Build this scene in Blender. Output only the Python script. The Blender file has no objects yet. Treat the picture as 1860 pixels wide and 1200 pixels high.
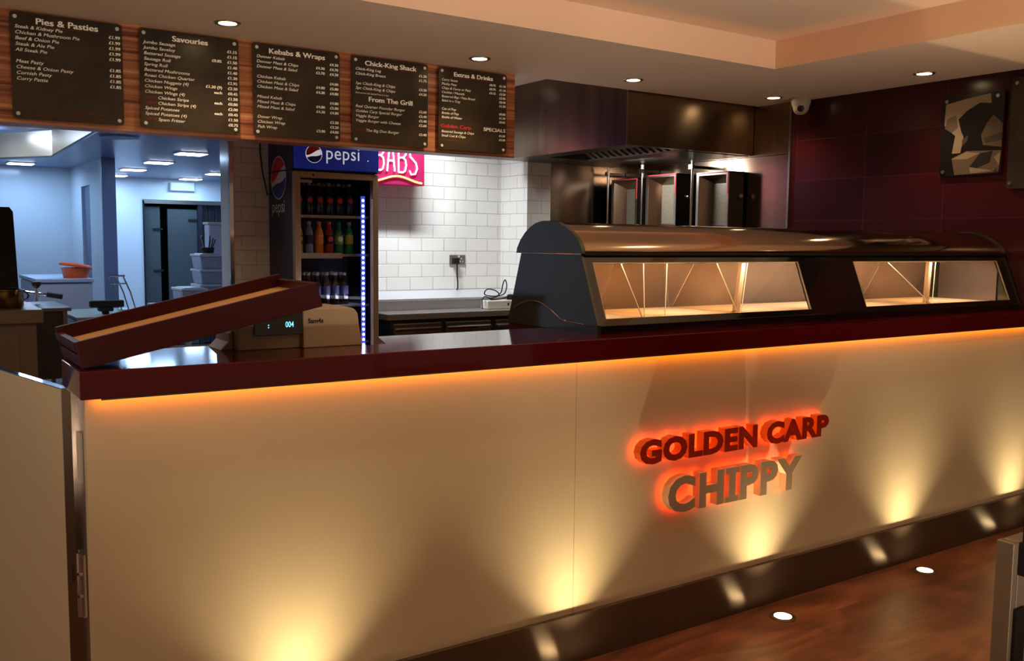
import bpy, bmesh, math, random
from mathutils import Vector, Matrix
random.seed(7)
PI = math.pi
sc = bpy.context.scene
COL = sc.collection

# ------------------------------------------------------------------ camera
def _cam():
    yaw, pit, rol = math.radians(34.0229), math.radians(-5.42096), math.radians(.61955)
    w = Vector((math.sin(yaw)*math.cos(pit), math.cos(yaw)*math.cos(pit), math.sin(pit)))
    r = Vector((math.cos(yaw), -math.sin(yaw), 0)); u = r.cross(w)
    r2 = r*math.cos(rol)+u*math.sin(rol); u2 = -r*math.sin(rol)+u*math.cos(rol)
    cd = bpy.data.cameras.new('camera'); c = bpy.data.objects.new('camera', cd); COL.objects.link(c)
    m = Matrix((r2, u2, -w)).transposed().to_4x4(); m.translation = Vector((0, 0, 1.5))
    c.matrix_world = m
    cd.sensor_width = 36; cd.lens = 1698.5/1860*36; cd.clip_start = .05; cd.clip_end = 100
    sc.camera = c
_cam()

# ------------------------------------------------------------------ world, exposure
sc.view_settings.view_transform = 'Standard'; sc.view_settings.look = 'None'
sc.view_settings.exposure = 0.0; sc.view_settings.gamma = 1.0
sc.view_settings.use_curve_mapping = False
wd = bpy.data.worlds.new('world'); sc.world = wd; wd.use_nodes = True
wd.node_tree.nodes['Background'].inputs[0].default_value = (1.0, .66, .42, 1)
wd.node_tree.nodes['Background'].inputs[1].default_value = 0.19

# ------------------------------------------------------------------ lamps of the room, plus added ceiling fill
WARM = (1.0, .70, .40); ORANGE = (1.0, .24, .0); COOL = (.36, .62, 1.0)
def spot(name, loc, to, power, ang, blend=1.0, color=WARM, rad=.03):
    l = bpy.data.lights.new(name, 'SPOT'); l.energy = power; l.color = color
    l.spot_size = math.radians(ang); l.spot_blend = blend; l.shadow_soft_size = rad
    o = bpy.data.objects.new(name, l); COL.objects.link(o); o.location = loc
    o.rotation_euler = (Vector(to)-Vector(loc)).to_track_quat('-Z', 'Y').to_euler()
    return o
def area(name, loc, to, power, sx, sy, color=WARM, spread=180, up='Y'):
    l = bpy.data.lights.new(name, 'AREA'); l.energy = power; l.color = color
    l.shape = 'RECTANGLE'; l.size = sx; l.size_y = sy; l.spread = math.radians(spread)
    o = bpy.data.objects.new(name, l); COL.objects.link(o); o.location = loc
    d = (Vector(to)-Vector(loc)).normalized()
    z = -d; x = Vector((1, 0, 0)) if up == 'X' else Vector((0, 1, 0))
    x = (x - z*x.dot(z)).normalized(); y = z.cross(x)
    m = Matrix((x, y, z)).transposed().to_4x4(); m.translation = Vector(loc); o.matrix_world = m
    return o
SOF = 2.45
for x, tx in ((-.6, 0.6), (1.6, 2.2), (3.8, 3.6)):
    area('added_ceiling_fill', (x, -1.0, .03), (tx, 2.9, 3.35), 15, .5, .3, (1.0, .80, .60), 58, 'X')  # added fill behind the camera to lift ceiling and fascia, no real fixture
for x in (-.32, 1.60, 3.52):
    spot('tray_downlight_lamp', (x, 2.30, 2.57), (x, 2.30, 0), 15, 160, .25, (1.0, .70, .38), .03)
DOWNLIGHTS = [(-.02, 4.23), (1.32, 4.23), (2.64, 4.24), (3.70, 4.24), (4.86, 4.19), (4.83, 3.11), (4.83, 1.75), (4.83, .4), (-.9, 2.6), (-.9, .9)]
FLOORLIGHTS = [(.97, 2.41), (1.975, 2.41), (2.965, 2.412), (3.955, 2.415), (4.93, 2.415)]
KITCHENLIGHTS = [(2.48, 9.13), (2.49, 10.41), (2.51, 11.70), (2.56, 12.95), (3.52, 13.0), (3.51, 11.74), (1.32, 11.6), (1.30, 9.3), (3.5, 9.4)]
for x, y in DOWNLIGHTS:
    spot('downlight_lamp', (x, y, SOF-.03), (x, y, 0), 15, 118, .9, (1.0, .74, .46), .03)
for x, y in FLOORLIGHTS:
    spot('floor_uplight_lamp', (x, y, .012), (x, y, 1), 16, 98, .8, (1.0, .76, .40), .022)
    spot('floor_uplight_beam', (x, y, .012), (x, y+.14, 1), 7, 50, 1, (1.0, .78, .44), .02)
area('counter_led_strip', (2.73, 2.538, 1.090), (2.73, 2.556, 1.0), 2.2, 4.6, .010, (1.0, .24, .004), 180, 'X')
area('cove_led_strip_long', (1.35, 3.36, 2.50), (1.35, 3.52, 2.53), .55, 5.2, .02, ORANGE, 180, 'X')
area('cove_led_strip_side', (3.93, 1.0, 2.50), (4.085, 1.0, 2.53), .6, 5.0, .02, ORANGE, 180, 'Y')
for x, y in KITCHENLIGHTS:
    area('kitchen_panel_lamp', (x, y, 2.275), (x, y, 0), 8, .24, .24, COOL)
area('prep_wall_batten_lamp', (3.27, 5.85, 2.55), (3.60, 6.35, 1.0), 25, .76, .06, (.88, .94, 1.0), 120, 'X')
area('hood_lamp', (4.62, 5.25, 2.10), (4.95, 5.25, 1.6), 8.0, .3, .1, (.95, .9, .85))
for xa, xb, p in ((2.22, 3.40, 12), (3.60, 5.0, 11)):
    area('display_warming_lamp', ((xa+xb)/2, 2.80, 1.425), ((xa+xb)/2, 2.93, 1.2), p, xb-xa-.05, .03, (1.0, .90, .76), 180, 'X')

# ------------------------------------------------------------------ materials
def lin(c):
    return tuple(((v/255)/12.92 if v/255 <= .04045 else ((v/255+.055)/1.055)**2.4) for v in c)
MATS = {}; ANROT = 0.25
def mat(name, rgb, rough=.5, metal=0, emit=0, ecol=None, var=0, vscale=(4, 4, 4), bump=0, bscale=60, spec=.5,
        trans=0, coat=0, aniso=0, ior=1.45, rgb2=None, detail=3, alpha=1):
    if name in MATS: return MATS[name]
    m = bpy.data.materials.new(name); m.use_nodes = True; MATS[name] = m
    nt = m.node_tree; b = nt.nodes['Principled BSDF']; L = nt.links
    c = lin(rgb)
    b.inputs['Base Color'].default_value = (*c, 1); b.inputs['Roughness'].default_value = rough
    b.inputs['Metallic'].default_value = metal; b.inputs['Specular IOR Level'].default_value = spec
    b.inputs['IOR'].default_value = ior; b.inputs['Transmission Weight'].default_value = trans
    b.inputs['Coat Weight'].default_value = coat; b.inputs['Coat Roughness'].default_value = .05
    b.inputs['Alpha'].default_value = alpha
    if aniso:
        b.inputs['Anisotropic'].default_value = aniso; tg = nt.nodes.new('ShaderNodeTangent'); tg.direction_type = 'RADIAL'; tg.axis = 'Z'; L.new(tg.outputs[0], b.inputs['Tangent']); b.inputs['Anisotropic Rotation'].default_value = ANROT
    if emit:
        b.inputs['Emission Color'].default_value = (*(lin(ecol) if ecol else c), 1); b.inputs['Emission Strength'].default_value = emit
    if var or rgb2 or bump:
        tc = nt.nodes.new('ShaderNodeTexCoord'); mp = nt.nodes.new('ShaderNodeMapping')
        mp.inputs['Scale'].default_value = vscale; L.new(tc.outputs['Object'], mp.inputs[0])
    if var or rgb2:
        n = nt.nodes.new('ShaderNodeTexNoise'); n.inputs['Scale'].default_value = 1; n.inputs['Detail'].default_value = detail
        L.new(mp.outputs[0], n.inputs['Vector'])
        r = nt.nodes.new('ShaderNodeValToRGB'); L.new(n.outputs[0], r.inputs[0])
        c2 = lin(rgb2) if rgb2 else tuple(v*(1-var) for v in c)
        r.color_ramp.elements[0].position = .35; r.color_ramp.elements[1].position = .68
        r.color_ramp.elements[0].color = (*c2, 1); r.color_ramp.elements[1].color = (*c, 1)
        L.new(r.outputs[0], b.inputs['Base Color'])
    if bump:
        n2 = nt.nodes.new('ShaderNodeTexNoise'); n2.inputs['Scale'].default_value = bscale
        L.new(mp.outputs[0] if (var or rgb2) and bscale < 5 else tc.outputs['Object'], n2.inputs['Vector'])
        bp = nt.nodes.new('ShaderNodeBump'); bp.inputs['Strength'].default_value = bump; bp.inputs['Distance'].default_value = .01
        L.new(n2.outputs[0], bp.inputs['Height']); L.new(bp.outputs[0], b.inputs['Normal'])
    return m
def brick_mat(name, c1, c2, mortar, w, h, msize, rough, offset=.5, bump=.4, shift=(0, 0), vary=True, spec=.5, msmooth=.1):
    m = bpy.data.materials.new(name); m.use_nodes = True; MATS[name] = m
    nt = m.node_tree; b = nt.nodes['Principled BSDF']; L = nt.links
    g = nt.nodes.new('ShaderNodeNewGeometry'); s = nt.nodes.new('ShaderNodeSeparateXYZ'); L.new(g.outputs['Position'], s.inputs[0])
    a = nt.nodes.new('ShaderNodeMath'); a.operation = 'ADD'; L.new(s.outputs[0], a.inputs[0]); L.new(s.outputs[1], a.inputs[1])
    a2 = nt.nodes.new('ShaderNodeMath'); a2.operation = 'ADD'; L.new(a.outputs[0], a2.inputs[0]); a2.inputs[1].default_value = shift[0]
    a3 = nt.nodes.new('ShaderNodeMath'); a3.operation = 'ADD'; L.new(s.outputs[2], a3.inputs[0]); a3.inputs[1].default_value = shift[1]
    cb = nt.nodes.new('ShaderNodeCombineXYZ'); L.new(a2.outputs[0], cb.inputs[0]); L.new(a3.outputs[0], cb.inputs[1])
    br = nt.nodes.new('ShaderNodeTexBrick'); L.new(cb.outputs[0], br.inputs['Vector'])
    br.offset = offset; br.inputs['Scale'].default_value = 1
    br.inputs['Color1'].default_value = (*lin(c1), 1); br.inputs['Color2'].default_value = (*lin(c2), 1); br.inputs['Mortar'].default_value = (*lin(mortar), 1)
    br.inputs['Mortar Size'].default_value = msize; br.inputs['Mortar Smooth'].default_value = msmooth
    br.inputs['Brick Width'].default_value = w; br.inputs['Row Height'].default_value = h
    L.new(br.outputs['Color'], b.inputs['Base Color']); b.inputs['Roughness'].default_value = rough
    b.inputs['Specular IOR Level'].default_value = spec
    if bump:
        iv = nt.nodes.new('ShaderNodeMath'); iv.operation = 'SUBTRACT'; iv.inputs[0].default_value = 1; L.new(br.outputs['Fac'], iv.inputs[1])
        bp = nt.nodes.new('ShaderNodeBump'); bp.inputs['Strength'].default_value = bump; bp.inputs['Distance'].default_value = .004
        L.new(iv.outputs[0], bp.inputs['Height']); L.new(bp.outputs[0], b.inputs['Normal'])
    return m

M_cream = mat('cream_laminate', (232, 216, 186), .42, var=.03, vscale=(2, 2, 2))
M_maroon = mat('maroon_gloss', (82, 11, 17), .08, var=.08, vscale=(3, 3, 3), spec=.55)
M_maroon_in = mat('maroon_edge', (62, 11, 15), .4, spec=.3)
M_kick = mat('brushed_kick', (108, 92, 80), .22, metal=.45, aniso=.9, var=.12, vscale=(90, 90, .6))
M_steel = mat('brushed_steel', (160, 139, 120), .24, metal=1, aniso=.6, var=.14, vscale=(14, 14, .5), detail=5)
M_steelp = mat('plain_steel', (170, 166, 160), .28, metal=1, var=.1, vscale=(3, 3, 3))
M_steeld = mat('dark_steel', (96, 94, 90), .35, metal=.9, var=.2, vscale=(5, 5, 5))
M_chrome = mat('chrome', (215, 215, 215), .08, metal=1)
M_mirror = mat('polished_roof', (176, 150, 128), .10, metal=1, var=.05, vscale=(2, 2, 2))
M_black = mat('black_gloss', (16, 13, 12), .06, spec=.8, coat=.6)
M_blackm = mat('black_matt', (20, 18, 18), .5)
M_plaster = mat('warm_plaster', (230, 206, 182), .62, bump=.03, bscale=25, var=.04, vscale=(1.5, 1.5, 1.5))
M_white = mat('white_plastic', (225, 222, 215), .4)
M_glow = mat('lamp_glow_warm', (255, 226, 170), .5, emit=22)
M_glowc = mat('lamp_glow_cool', (214, 232, 255), .5, emit=14)
M_ring = mat('satin_ring', (180, 170, 155), .3, metal=1)
M_board = mat('chalk_board', (44, 36, 31), .32, var=.25, vscale=(5, 5, 5), spec=.4, rgb2=(66, 55, 40))
M_chalk = mat('chalk_letters', (236, 224, 200), .7, emit=.12)
M_red = mat('red_letters', (190, 34, 30), .6, emit=.1)
M_redd = mat('dull_red_letters', (128, 40, 36), .7)
M_glass = mat('clear_glass', (255, 255, 255), .01, trans=1, ior=1.12, spec=.5)
M_navy = mat('navy_vinyl', (20, 24, 66), .35)
M_header = mat('lit_header', (22, 36, 120), .35, emit=.35)
M_lred = mat('logo_red', (208, 34, 44), .4); M_lblue = mat('logo_blue', (30, 66, 160), .4); M_lwhite = mat('logo_white', (238, 240, 245), .4, emit=.45)
M_lwhite2 = mat('logo_white_unlit', (220, 220, 225), .4)
M_alu = mat('champagne_alu', (176, 152, 124), .38, metal=.55)
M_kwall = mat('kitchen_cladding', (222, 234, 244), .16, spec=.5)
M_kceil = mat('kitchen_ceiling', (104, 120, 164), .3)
M_dark = mat('dark_void', (26, 26, 32), .6)

# zebrano fascia wood
def wood_mat(name, ca, cb_, cc, sx, sz, rough=.4):
    m = bpy.data.materials.new(name); m.use_nodes = True; MATS[name] = m
    nt = m.node_tree; b = nt.nodes['Principled BSDF']; L = nt.links
    g = nt.nodes.new('ShaderNodeNewGeometry'); mp = nt.nodes.new('ShaderNodeMapping'); L.new(g.outputs['Position'], mp.inputs[0])
    mp.inputs['Scale'].default_value = (sx, 1, sz)
    n = nt.nodes.new('ShaderNodeTexNoise'); n.inputs['Scale'].default_value = 1; n.inputs['Detail'].default_value = 6; n.inputs['Roughness'].default_value = .65
    L.new(mp.outputs[0], n.inputs['Vector'])
    r = nt.nodes.new('ShaderNodeValToRGB'); L.new(n.outputs[0], r.inputs[0])
    e = r.color_ramp.elements; e[0].position = .36; e[0].color = (*lin(ca), 1); e[1].position = .66; e[1].color = (*lin(cc), 1)
    k = e.new(.5); k.color = (*lin(cb_), 1)
    L.new(r.outputs[0], b.inputs['Base Color']); b.inputs['Roughness'].default_value = rough
    return m
M_wood = wood_mat('zebrano_wood', (98, 46, 26), (170, 100, 62), (212, 150, 106), .7, 42)
M_ply = mat('birch_board', (226, 172, 118), .55, var=.1, vscale=(3, 30, 30))
M_tile = brick_mat('white_brick_tiles', (240, 238, 232), (234, 232, 225), (205, 202, 194), .2, .1, .004, .16, .5, .6, (0.03, -.02), spec=.5, msmooth=.6)
M_burg = brick_mat('burgundy_tiles', (66, 16, 20), (50, 13, 17), (74, 34, 34), .53, .265, .0025, .22, 0, .3, (-.31, -.07), spec=.35)
def floor_mat():
    m = bpy.data.materials.new('walnut_vinyl'); m.use_nodes = True; MATS['walnut_vinyl'] = m
    nt = m.node_tree; b = nt.nodes['Principled BSDF']; L = nt.links
    g = nt.nodes.new('ShaderNodeNewGeometry')
    mp = nt.nodes.new('ShaderNodeMapping'); mp.inputs['Scale'].default_value = (2.2, 7, 1); L.new(g.outputs['Position'], mp.inputs[0])
    n = nt.nodes.new('ShaderNodeTexNoise'); n.inputs['Scale'].default_value = 1; n.inputs['Detail'].default_value = 5; n.inputs['Distortion'].default_value = 1.2
    L.new(mp.outputs[0], n.inputs['Vector'])
    r = nt.nodes.new('ShaderNodeValToRGB'); L.new(n.outputs[0], r.inputs[0])
    e = r.color_ramp.elements; e[0].position = .3; e[0].color = (*lin((92, 56, 40)), 1); e[1].position = .75; e[1].color = (*lin((168, 114, 84)), 1)
    k = e.new(.5); k.color = (*lin((128, 80, 56)), 1)
    br = nt.nodes.new('ShaderNodeTexBrick'); L.new(g.outputs['Position'], br.inputs['Vector'])
    br.inputs['Scale'].default_value = 1; br.inputs['Brick Width'].default_value = 1.2; br.inputs['Row Height'].default_value = .18; br.inputs['Mortar Size'].default_value = .002
    br.inputs['Color1'].default_value = (1, 1, 1, 1); br.inputs['Color2'].default_value = (.78, .78, .78, 1); br.inputs['Mortar'].default_value = (.6, .6, .6, 1)
    mx = nt.nodes.new('ShaderNodeMix'); mx.data_type = 'RGBA'; mx.blend_type = 'MULTIPLY'; mx.inputs[0].default_value = 1
    L.new(r.outputs[0], mx.inputs[6]); L.new(br.outputs[0], mx.inputs[7]); L.new(mx.outputs[2], b.inputs['Base Color'])
    b.inputs['Roughness'].default_value = .34
    return m
M_floor = floor_mat()

# ------------------------------------------------------------------ mesh builder
class MB:
    def __init__(s): s.v = []; s.f = []; s.mi = []; s.sm = []; s.mats = []
    def m(s, mt):
        if mt not in s.mats: s.mats.append(mt)
        return s.mats.index(mt)
    def add(s, vs, fs, mt, smooth=False, M=None):
        o = len(s.v); i = s.m(mt)
        s.v += [tuple(M @ Vector(v)) if M else tuple(v) for v in vs]
        for f in fs: s.f.append([k+o for k in f]); s.mi.append(i); s.sm.append(smooth)
        return s
    def box(s, a, b, mt, M=None):
        x0, y0, z0 = a; x1, y1, z1 = b
        vs = [(x0, y0, z0), (x1, y0, z0), (x1, y1, z0), (x0, y1, z0), (x0, y0, z1), (x1, y0, z1), (x1, y1, z1), (x0, y1, z1)]
        return s.add(vs, [(0, 3, 2, 1), (4, 5, 6, 7), (0, 1, 5, 4), (1, 2, 6, 5), (2, 3, 7, 6), (3, 0, 4, 7)], mt, False, M)
    def hexa(s, vs, mt):
        return s.add(vs, [(0, 3, 2, 1), (4, 5, 6, 7), (0, 1, 5, 4), (1, 2, 6, 5), (2, 3, 7, 6), (3, 0, 4, 7)], mt)
    def prism(s, pts, d, mt, smooth=False, M=None):
        """pts: list of 3d points of a planar loop, extruded by vector d"""
        n = len(pts); d = Vector(d); P0 = [Vector(p) for p in pts]; P1 = [p+d for p in P0]
        fs = [list(range(n-1, -1, -1)), list(range(n, 2*n))] + [(i, (i+1) % n, n+(i+1) % n, n+i) for i in range(n)]
        return s.add(P0+P1, fs, mt, smooth, M)
    def lathe(s, prof, c, mt, n=24, axis='Z', M=None, caps=True):
        vs = []; fs = []
        for r, h in prof:
            for k in range(n):
                a = 2*PI*k/n; x, y = r*math.cos(a), r*math.sin(a)
                p = (x, y, h) if axis == 'Z' else ((x, h, y) if axis == 'Y' else (h, x, y))
                vs.append((p[0]+c[0], p[1]+c[1], p[2]+c[2]))
        for j in range(len(prof)-1):
            for k in range(n): fs.append((j*n+k, j*n+(k+1) % n, (j+1)*n+(k+1) % n, (j+1)*n+k))
        if caps:
            fs.append(list(range(n-1, -1, -1))); fs.append([(len(prof)-1)*n+k for k in range(n)])
        return s.add(vs, fs, mt, True, M)
    def tube(s, pts, r, mt, n=8, closed=False):
        P = [Vector(p) for p in pts]; N = len(P); vs = []; fs = []; up = None
        for i in range(N):
            t = (P[(i+1) % N]-P[i-1]) if closed else (P[min(i+1, N-1)]-P[max(i-1, 0)])
            t.normalize()
            if up is None:
                up = t.orthogonal().normalized()
            up = (up - t*up.dot(t))
            if up.length < 1e-5: up = t.orthogonal()
            up.normalize(); q = t.cross(up)
            for k in range(n):
                a = 2*PI*k/n; vs.append(P[i]+(up*math.cos(a)+q*math.sin(a))*r)
        for i in range(N if closed else N-1):
            j = (i+1) % N
            for k in range(n): fs.append((i*n+k, i*n+(k+1) % n, j*n+(k+1) % n, j*n+k))
        if not closed: fs.append(list(range(n-1, -1, -1))); fs.append([(N-1)*n+k for k in range(n)])
        return s.add(vs, fs, mt, True)
    def text(s, txt, size, mt, M, extrude=0, offset=0, align='LEFT', shear=0, sx=1, space=1, bold=0):
        cu = bpy.data.curves.new('t', 'FONT'); cu.body = txt; cu.size = size; cu.extrude = extrude; cu.offset = offset
        cu.align_x = align; cu.shear = shear; cu.resolution_u = 3; cu.space_character = space
        ob = bpy.data.objects.new('t', cu); COL.objects.link(ob)
        bpy.context.view_layer.update()
        me = bpy.data.meshes.new_from_object(ob.evaluated_get(bpy.context.evaluated_depsgraph_get()))
        S = Matrix.Diagonal((sx, 1, 1, 1))
        for k, (bx_, by_) in enumerate(((1, 0), (0, 1), (1, 1), (-1, 0)) if bold else ()):
            s.add([(S @ v.co)+Vector((bx_*bold, by_*bold*.6, .00006*(k+1))) for v in me.vertices], [list(p.vertices) for p in me.polygons], mt, False, M)
        s.add([S @ v.co for v in me.vertices], [list(p.vertices) for p in me.polygons], mt, False, M)
        bpy.data.objects.remove(ob); bpy.data.curves.remove(cu); bpy.data.meshes.remove(me)
        return s
    def build(s, name, parent=None, bevel=0, base=None, seg=2):
        me = bpy.data.meshes.new(name)
        if parent is not None:
            bpy.context.view_layer.update(); inv = parent.matrix_world.inverted(); vs = [inv @ Vector(v) for v in s.v]; loc = None
        else:
            if base is None:
                xs = [v[0] for v in s.v]; ys = [v[1] for v in s.v]; zs = [v[2] for v in s.v]
                base = ((min(xs)+max(xs))/2, (min(ys)+max(ys))/2, min(zs))
            b = Vector(base); vs = [Vector(v)-b for v in s.v]; loc = b
        me.from_pydata([tuple(v) for v in vs], [], s.f)
        for mt in s.mats: me.materials.append(mt)
        me.polygons.foreach_set('material_index', s.mi); me.polygons.foreach_set('use_smooth', s.sm)
        me.update()
        if any(s.sm): me.set_sharp_from_angle(angle=math.radians(40))
        bm = bmesh.new(); bm.from_mesh(me); bmesh.ops.recalc_face_normals(bm, faces=bm.faces); bm.to_mesh(me); bm.free()
        o = bpy.data.objects.new(name, me); COL.objects.link(o)
        if parent is not None: o.parent = parent
        else: o.location = loc
        if bevel:
            md = o.modifiers.new('bevel', 'BEVEL'); md.width = bevel; md.segments = seg; md.limit_method = 'ANGLE'; md.angle_limit = math.radians(50)
        return o
def thing(name, label, cat, loc, group=None, rz=0):
    o = bpy.data.objects.new(name, None); COL.objects.link(o); o.location = loc; o.rotation_euler = (0, 0, rz)
    o.empty_display_size = .05
    return tag(o, label, cat, group)
def tag(o, label, cat, group=None):
    o['label'] = label; o['category'] = cat
    if group: o['group'] = group
    return o
def part(o, label): o['label'] = label; return o
def struct(o): o['kind'] = 'structure'; return o
def dup(root, loc, label=None, group=None):
    r = root.copy(); COL.objects.link(r); r.location = loc
    if label: r['label'] = label
    if group: r['group'] = group
    for ch in list(root.children):
        c = ch.copy(); COL.objects.link(c); c.parent = r
        for g in list(ch.children):
            d = g.copy(); COL.objects.link(d); d.parent = c
    return r
def facing(loc, n='-Y'):
    """matrix that puts XY text onto a wall: n is the direction the writing faces"""
    if n == '-Y': R = Matrix(((1, 0, 0), (0, 0, -1), (0, 1, 0)))
    elif n == '-X': R = Matrix(((0, 0, -1), (-1, 0, 0), (0, 1, 0)))
    m = R.to_4x4(); m.translation = Vector(loc); return m
def rrect(w, h, r, n=5):
    pts = []
    for cx, cy, a0 in ((w/2-r, h/2-r, 0), (-w/2+r, h/2-r, 90), (-w/2+r, -h/2+r, 180), (w/2-r, -h/2+r, 270)):
        for k in range(n+1):
            a = math.radians(a0+90*k/n); pts.append((cx+r*math.cos(a), cy+r*math.sin(a)))
    return pts

# ================================================================== THE SETTING
W = 5.12
def sbox(name, a, b, mt, bevel=0): return struct(MB().box(a, b, mt).build(name, bevel=bevel))
sbox('floor', (-1.3, -2.2, -.06), (W+.1, 13.7, 0), M_floor)
# lowered ceiling round a raised tray, one mesh
mb = MB()
mb.box((-1.3, 3.52, SOF), (W, 4.53, 2.70), M_plaster)
mb.box((4.085, -2.2, SOF), (W, 3.52, 2.70), M_plaster)
mb.box((-1.3, -2.2, 2.60), (4.085, 3.52, 2.70), M_plaster)
struct(mb.build('ceiling'))
sbox('ceiling_kitchen', (-1.3, 4.53, 2.64), (W, 6.9, 2.70), M_plaster)
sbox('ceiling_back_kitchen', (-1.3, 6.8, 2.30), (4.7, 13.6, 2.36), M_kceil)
sbox('wall_right', (W, -2.2, 0), (W+.1, 6.2, 2.70), M_burg)
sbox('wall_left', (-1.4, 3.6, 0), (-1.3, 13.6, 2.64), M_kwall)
# tiled wall behind the drinks fridge and prep bench
mb = MB()
mb.box((2.005, 6.40, 0), (4.30, 6.58, 2.66), M_tile)
struct(mb.build('wall_back'))
sbox('wall_back_return', (4.20, 6.03, 0), (4.425, 6.40, 2.66), M_tile)
sbox('wall_back_range', (4.425, 6.03, 0), (W+.1, 6.40, 2.66), M_steel)
sbox('wall_jamb', (1.99, 6.41, 0), (2.005, 6.60, 2.30), M_kwall)
struct(MB().box((1.985, 6.385, 0), (2.012, 6.41, 2.62), M_chrome).build('trim_1'))
sbox('wall_back_kitchen_right', (4.6, 6.8, 0), (4.7, 13.6, 2.36), M_kwall)
# far wall with a dark doorway
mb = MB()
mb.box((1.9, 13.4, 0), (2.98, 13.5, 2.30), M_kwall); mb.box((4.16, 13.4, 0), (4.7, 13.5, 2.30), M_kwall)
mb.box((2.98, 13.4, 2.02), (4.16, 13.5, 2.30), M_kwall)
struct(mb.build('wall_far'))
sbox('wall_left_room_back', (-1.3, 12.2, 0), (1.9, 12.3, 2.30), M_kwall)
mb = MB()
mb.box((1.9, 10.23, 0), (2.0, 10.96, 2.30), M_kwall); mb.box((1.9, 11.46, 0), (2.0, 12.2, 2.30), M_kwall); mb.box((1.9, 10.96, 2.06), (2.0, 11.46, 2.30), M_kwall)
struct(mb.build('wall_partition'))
M_postg = mat('grey_blue_post', (96, 106, 134), .35, metal=.3)
M_greyd = mat('grey_door', (104, 118, 150), .4)
sbox('door_1', (1.93, 10.96, 0), (1.97, 11.46, 2.06), M_greyd)
struct(MB().box((1.885, 10.2, 0), (2.015, 10.235, 2.30), M_postg).build('trim_2'))
# recess behind the doorway
mb = MB()
mb.box((2.9, 14.4, 0), (4.7, 14.5, 2.2), M_dark); mb.box((2.88, 13.5, 0), (2.94, 14.5, 2.2), M_dark); mb.box((4.64, 13.5, 0), (4.7, 14.5, 2.2), M_dark)
mb.box((2.9, 13.5, 2.1), (4.7, 14.5, 2.2), M_dark); mb.box((2.9, 13.5, -.06), (4.7, 14.5, 0), M_dark)
struct(mb.build('wall_store_recess'))
M_cold = mat('coldroom_door', (70, 80, 84), .45); M_frame = mat('dark_frame', (34, 36, 46), .4)
mb = MB(); mb.box((2.985, 13.38, 0), (3.0, 13.42, 2.0), M_frame); mb.box((2.985, 13.38, 1.965), (4.15, 13.42, 2.015), M_steelp); mb.box((3.72, 13.40, 0), (3.78, 13.46, 1.965), M_frame)
struct(mb.build('trim_3'))
d = struct(MB().box((3.0, 13.46, .01), (3.22, 13.50, 1.93), M_cold).build('door_2', bevel=.004))
for z in (1.62, 1.05): part(MB().box((3.12, 13.44, z-.012), (3.25, 13.46, z+.012), M_blackm).build('door_handle', d), 'black strap hinge')
d = struct(MB().box((3.32, 13.46, .01), (3.72, 13.50, 1.90), M_cold).build('door_3', bevel=.004))
part(MB().box((3.6, 13.44, 1.74), (3.72, 13.46, 1.765), M_blackm).build('door_handle', d), 'black strap hinge')

# strip curtain right of the cold room doors
mb = MB()
for k in range(9): mb.box((3.79+k*.045, 13.46+(.01 if k % 2 else 0), .02), (3.83+k*.045, 13.465+(.01 if k % 2 else 0), 1.96), M_frame)
tag(mb.build('strip_curtain'), 'dark strip curtain hanging in the far doorway, right of the grey doors', 'curtain')

# wooden fascia over the opening
mb = MB(); mb.box((-1.3, 4.53, 1.98), (3.06, 4.68, 2.64), M_wood)
struct(mb.build('wall_fascia'))
# steel cladding on the right wall beside the range
mb = MB(); mb.box((W-.02, 4.24, .0), (W, 6.03, 2.105), M_steel); mb.box((W-.02, 4.24, 2.11), (W, 6.03, 2.64), M_steel); mb.box((W-.026, 4.235, 0), (W, 4.25, 2.45), M_steelp)
struct(mb.build('wall_right_cladding'))

# ================================================================== COUNTER
PY = 2.556
mb = MB(); mb.box((.415, PY, .178), (2.0, PY+.03, 1.088), M_cream); mb.box((2.0015, PY, .178), (W-.004, PY+.03, 1.088), M_cream)
fr = None
counter = thing('serving_counter', 'long cream fronted serving counter with dark red top and lit underside', 'counter', (2.8, 2.75, 0))
part(mb.build('front_panel', counter, bevel=.001), 'cream laminate front panel washed by floor lights')
mb = MB(); mb.box((.42, 2.538, 0), (W-.004, 2.556, .178), M_kick)
part(mb.build('kickboard', counter), 'brown brushed metal kickboard')
mb = MB(); mb.box((.415, PY+.03, 0), (.435, 2.92, 1.088), M_steel)
part(mb.build('end_panel', counter), 'polished steel end panel')
mb = MB(); mb.box((.435, 2.88, 0), (W-.004, 2.90, 1.088), M_steeld)
mb.build('back_panel', counter)
# worktop outline with a notch behind the till
pl = [(.40, 2.52), (W-.004, 2.52), (W-.004, 3.27), (2.19, 3.27), (2.17, 2.968), (1.43, 2.965), (1.352, 2.745), (1.285, 2.735), (1.285, 2.945), (.50, 2.945), (.40, 2.80)]
mb = MB(); mb.prism([(x, y, 1.092) for x, y in pl], (0, 0, .073), M_maroon)
part(mb.build('worktop', counter, bevel=.003), 'glossy dark red worktop')
mb = MB(); mb.box((.45, 2.523, 1.088), (W-.02, 2.531, 1.0925), M_steeld)
part(mb.build('light_channel', counter), 'thin channel holding the amber light strip')
# wall-side dark end block in the shade of the display
# hinge + label on the end
mb = MB()
for z in (.50, .56, .62): mb.lathe([(.009, z), (.009, z+.052)], (.402, 2.62, 0), M_chrome, 12)
mb.box((.405, 2.60, .50), (.415, 2.66, .67), M_chrome)
part(mb.build('hinge', counter), 'chrome hinge on the counter end')
part(MB().box((.409, 2.60, .86), (.4145, 2.66, .99), M_white).build('notice', counter), 'white label on the counter end')

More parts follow.
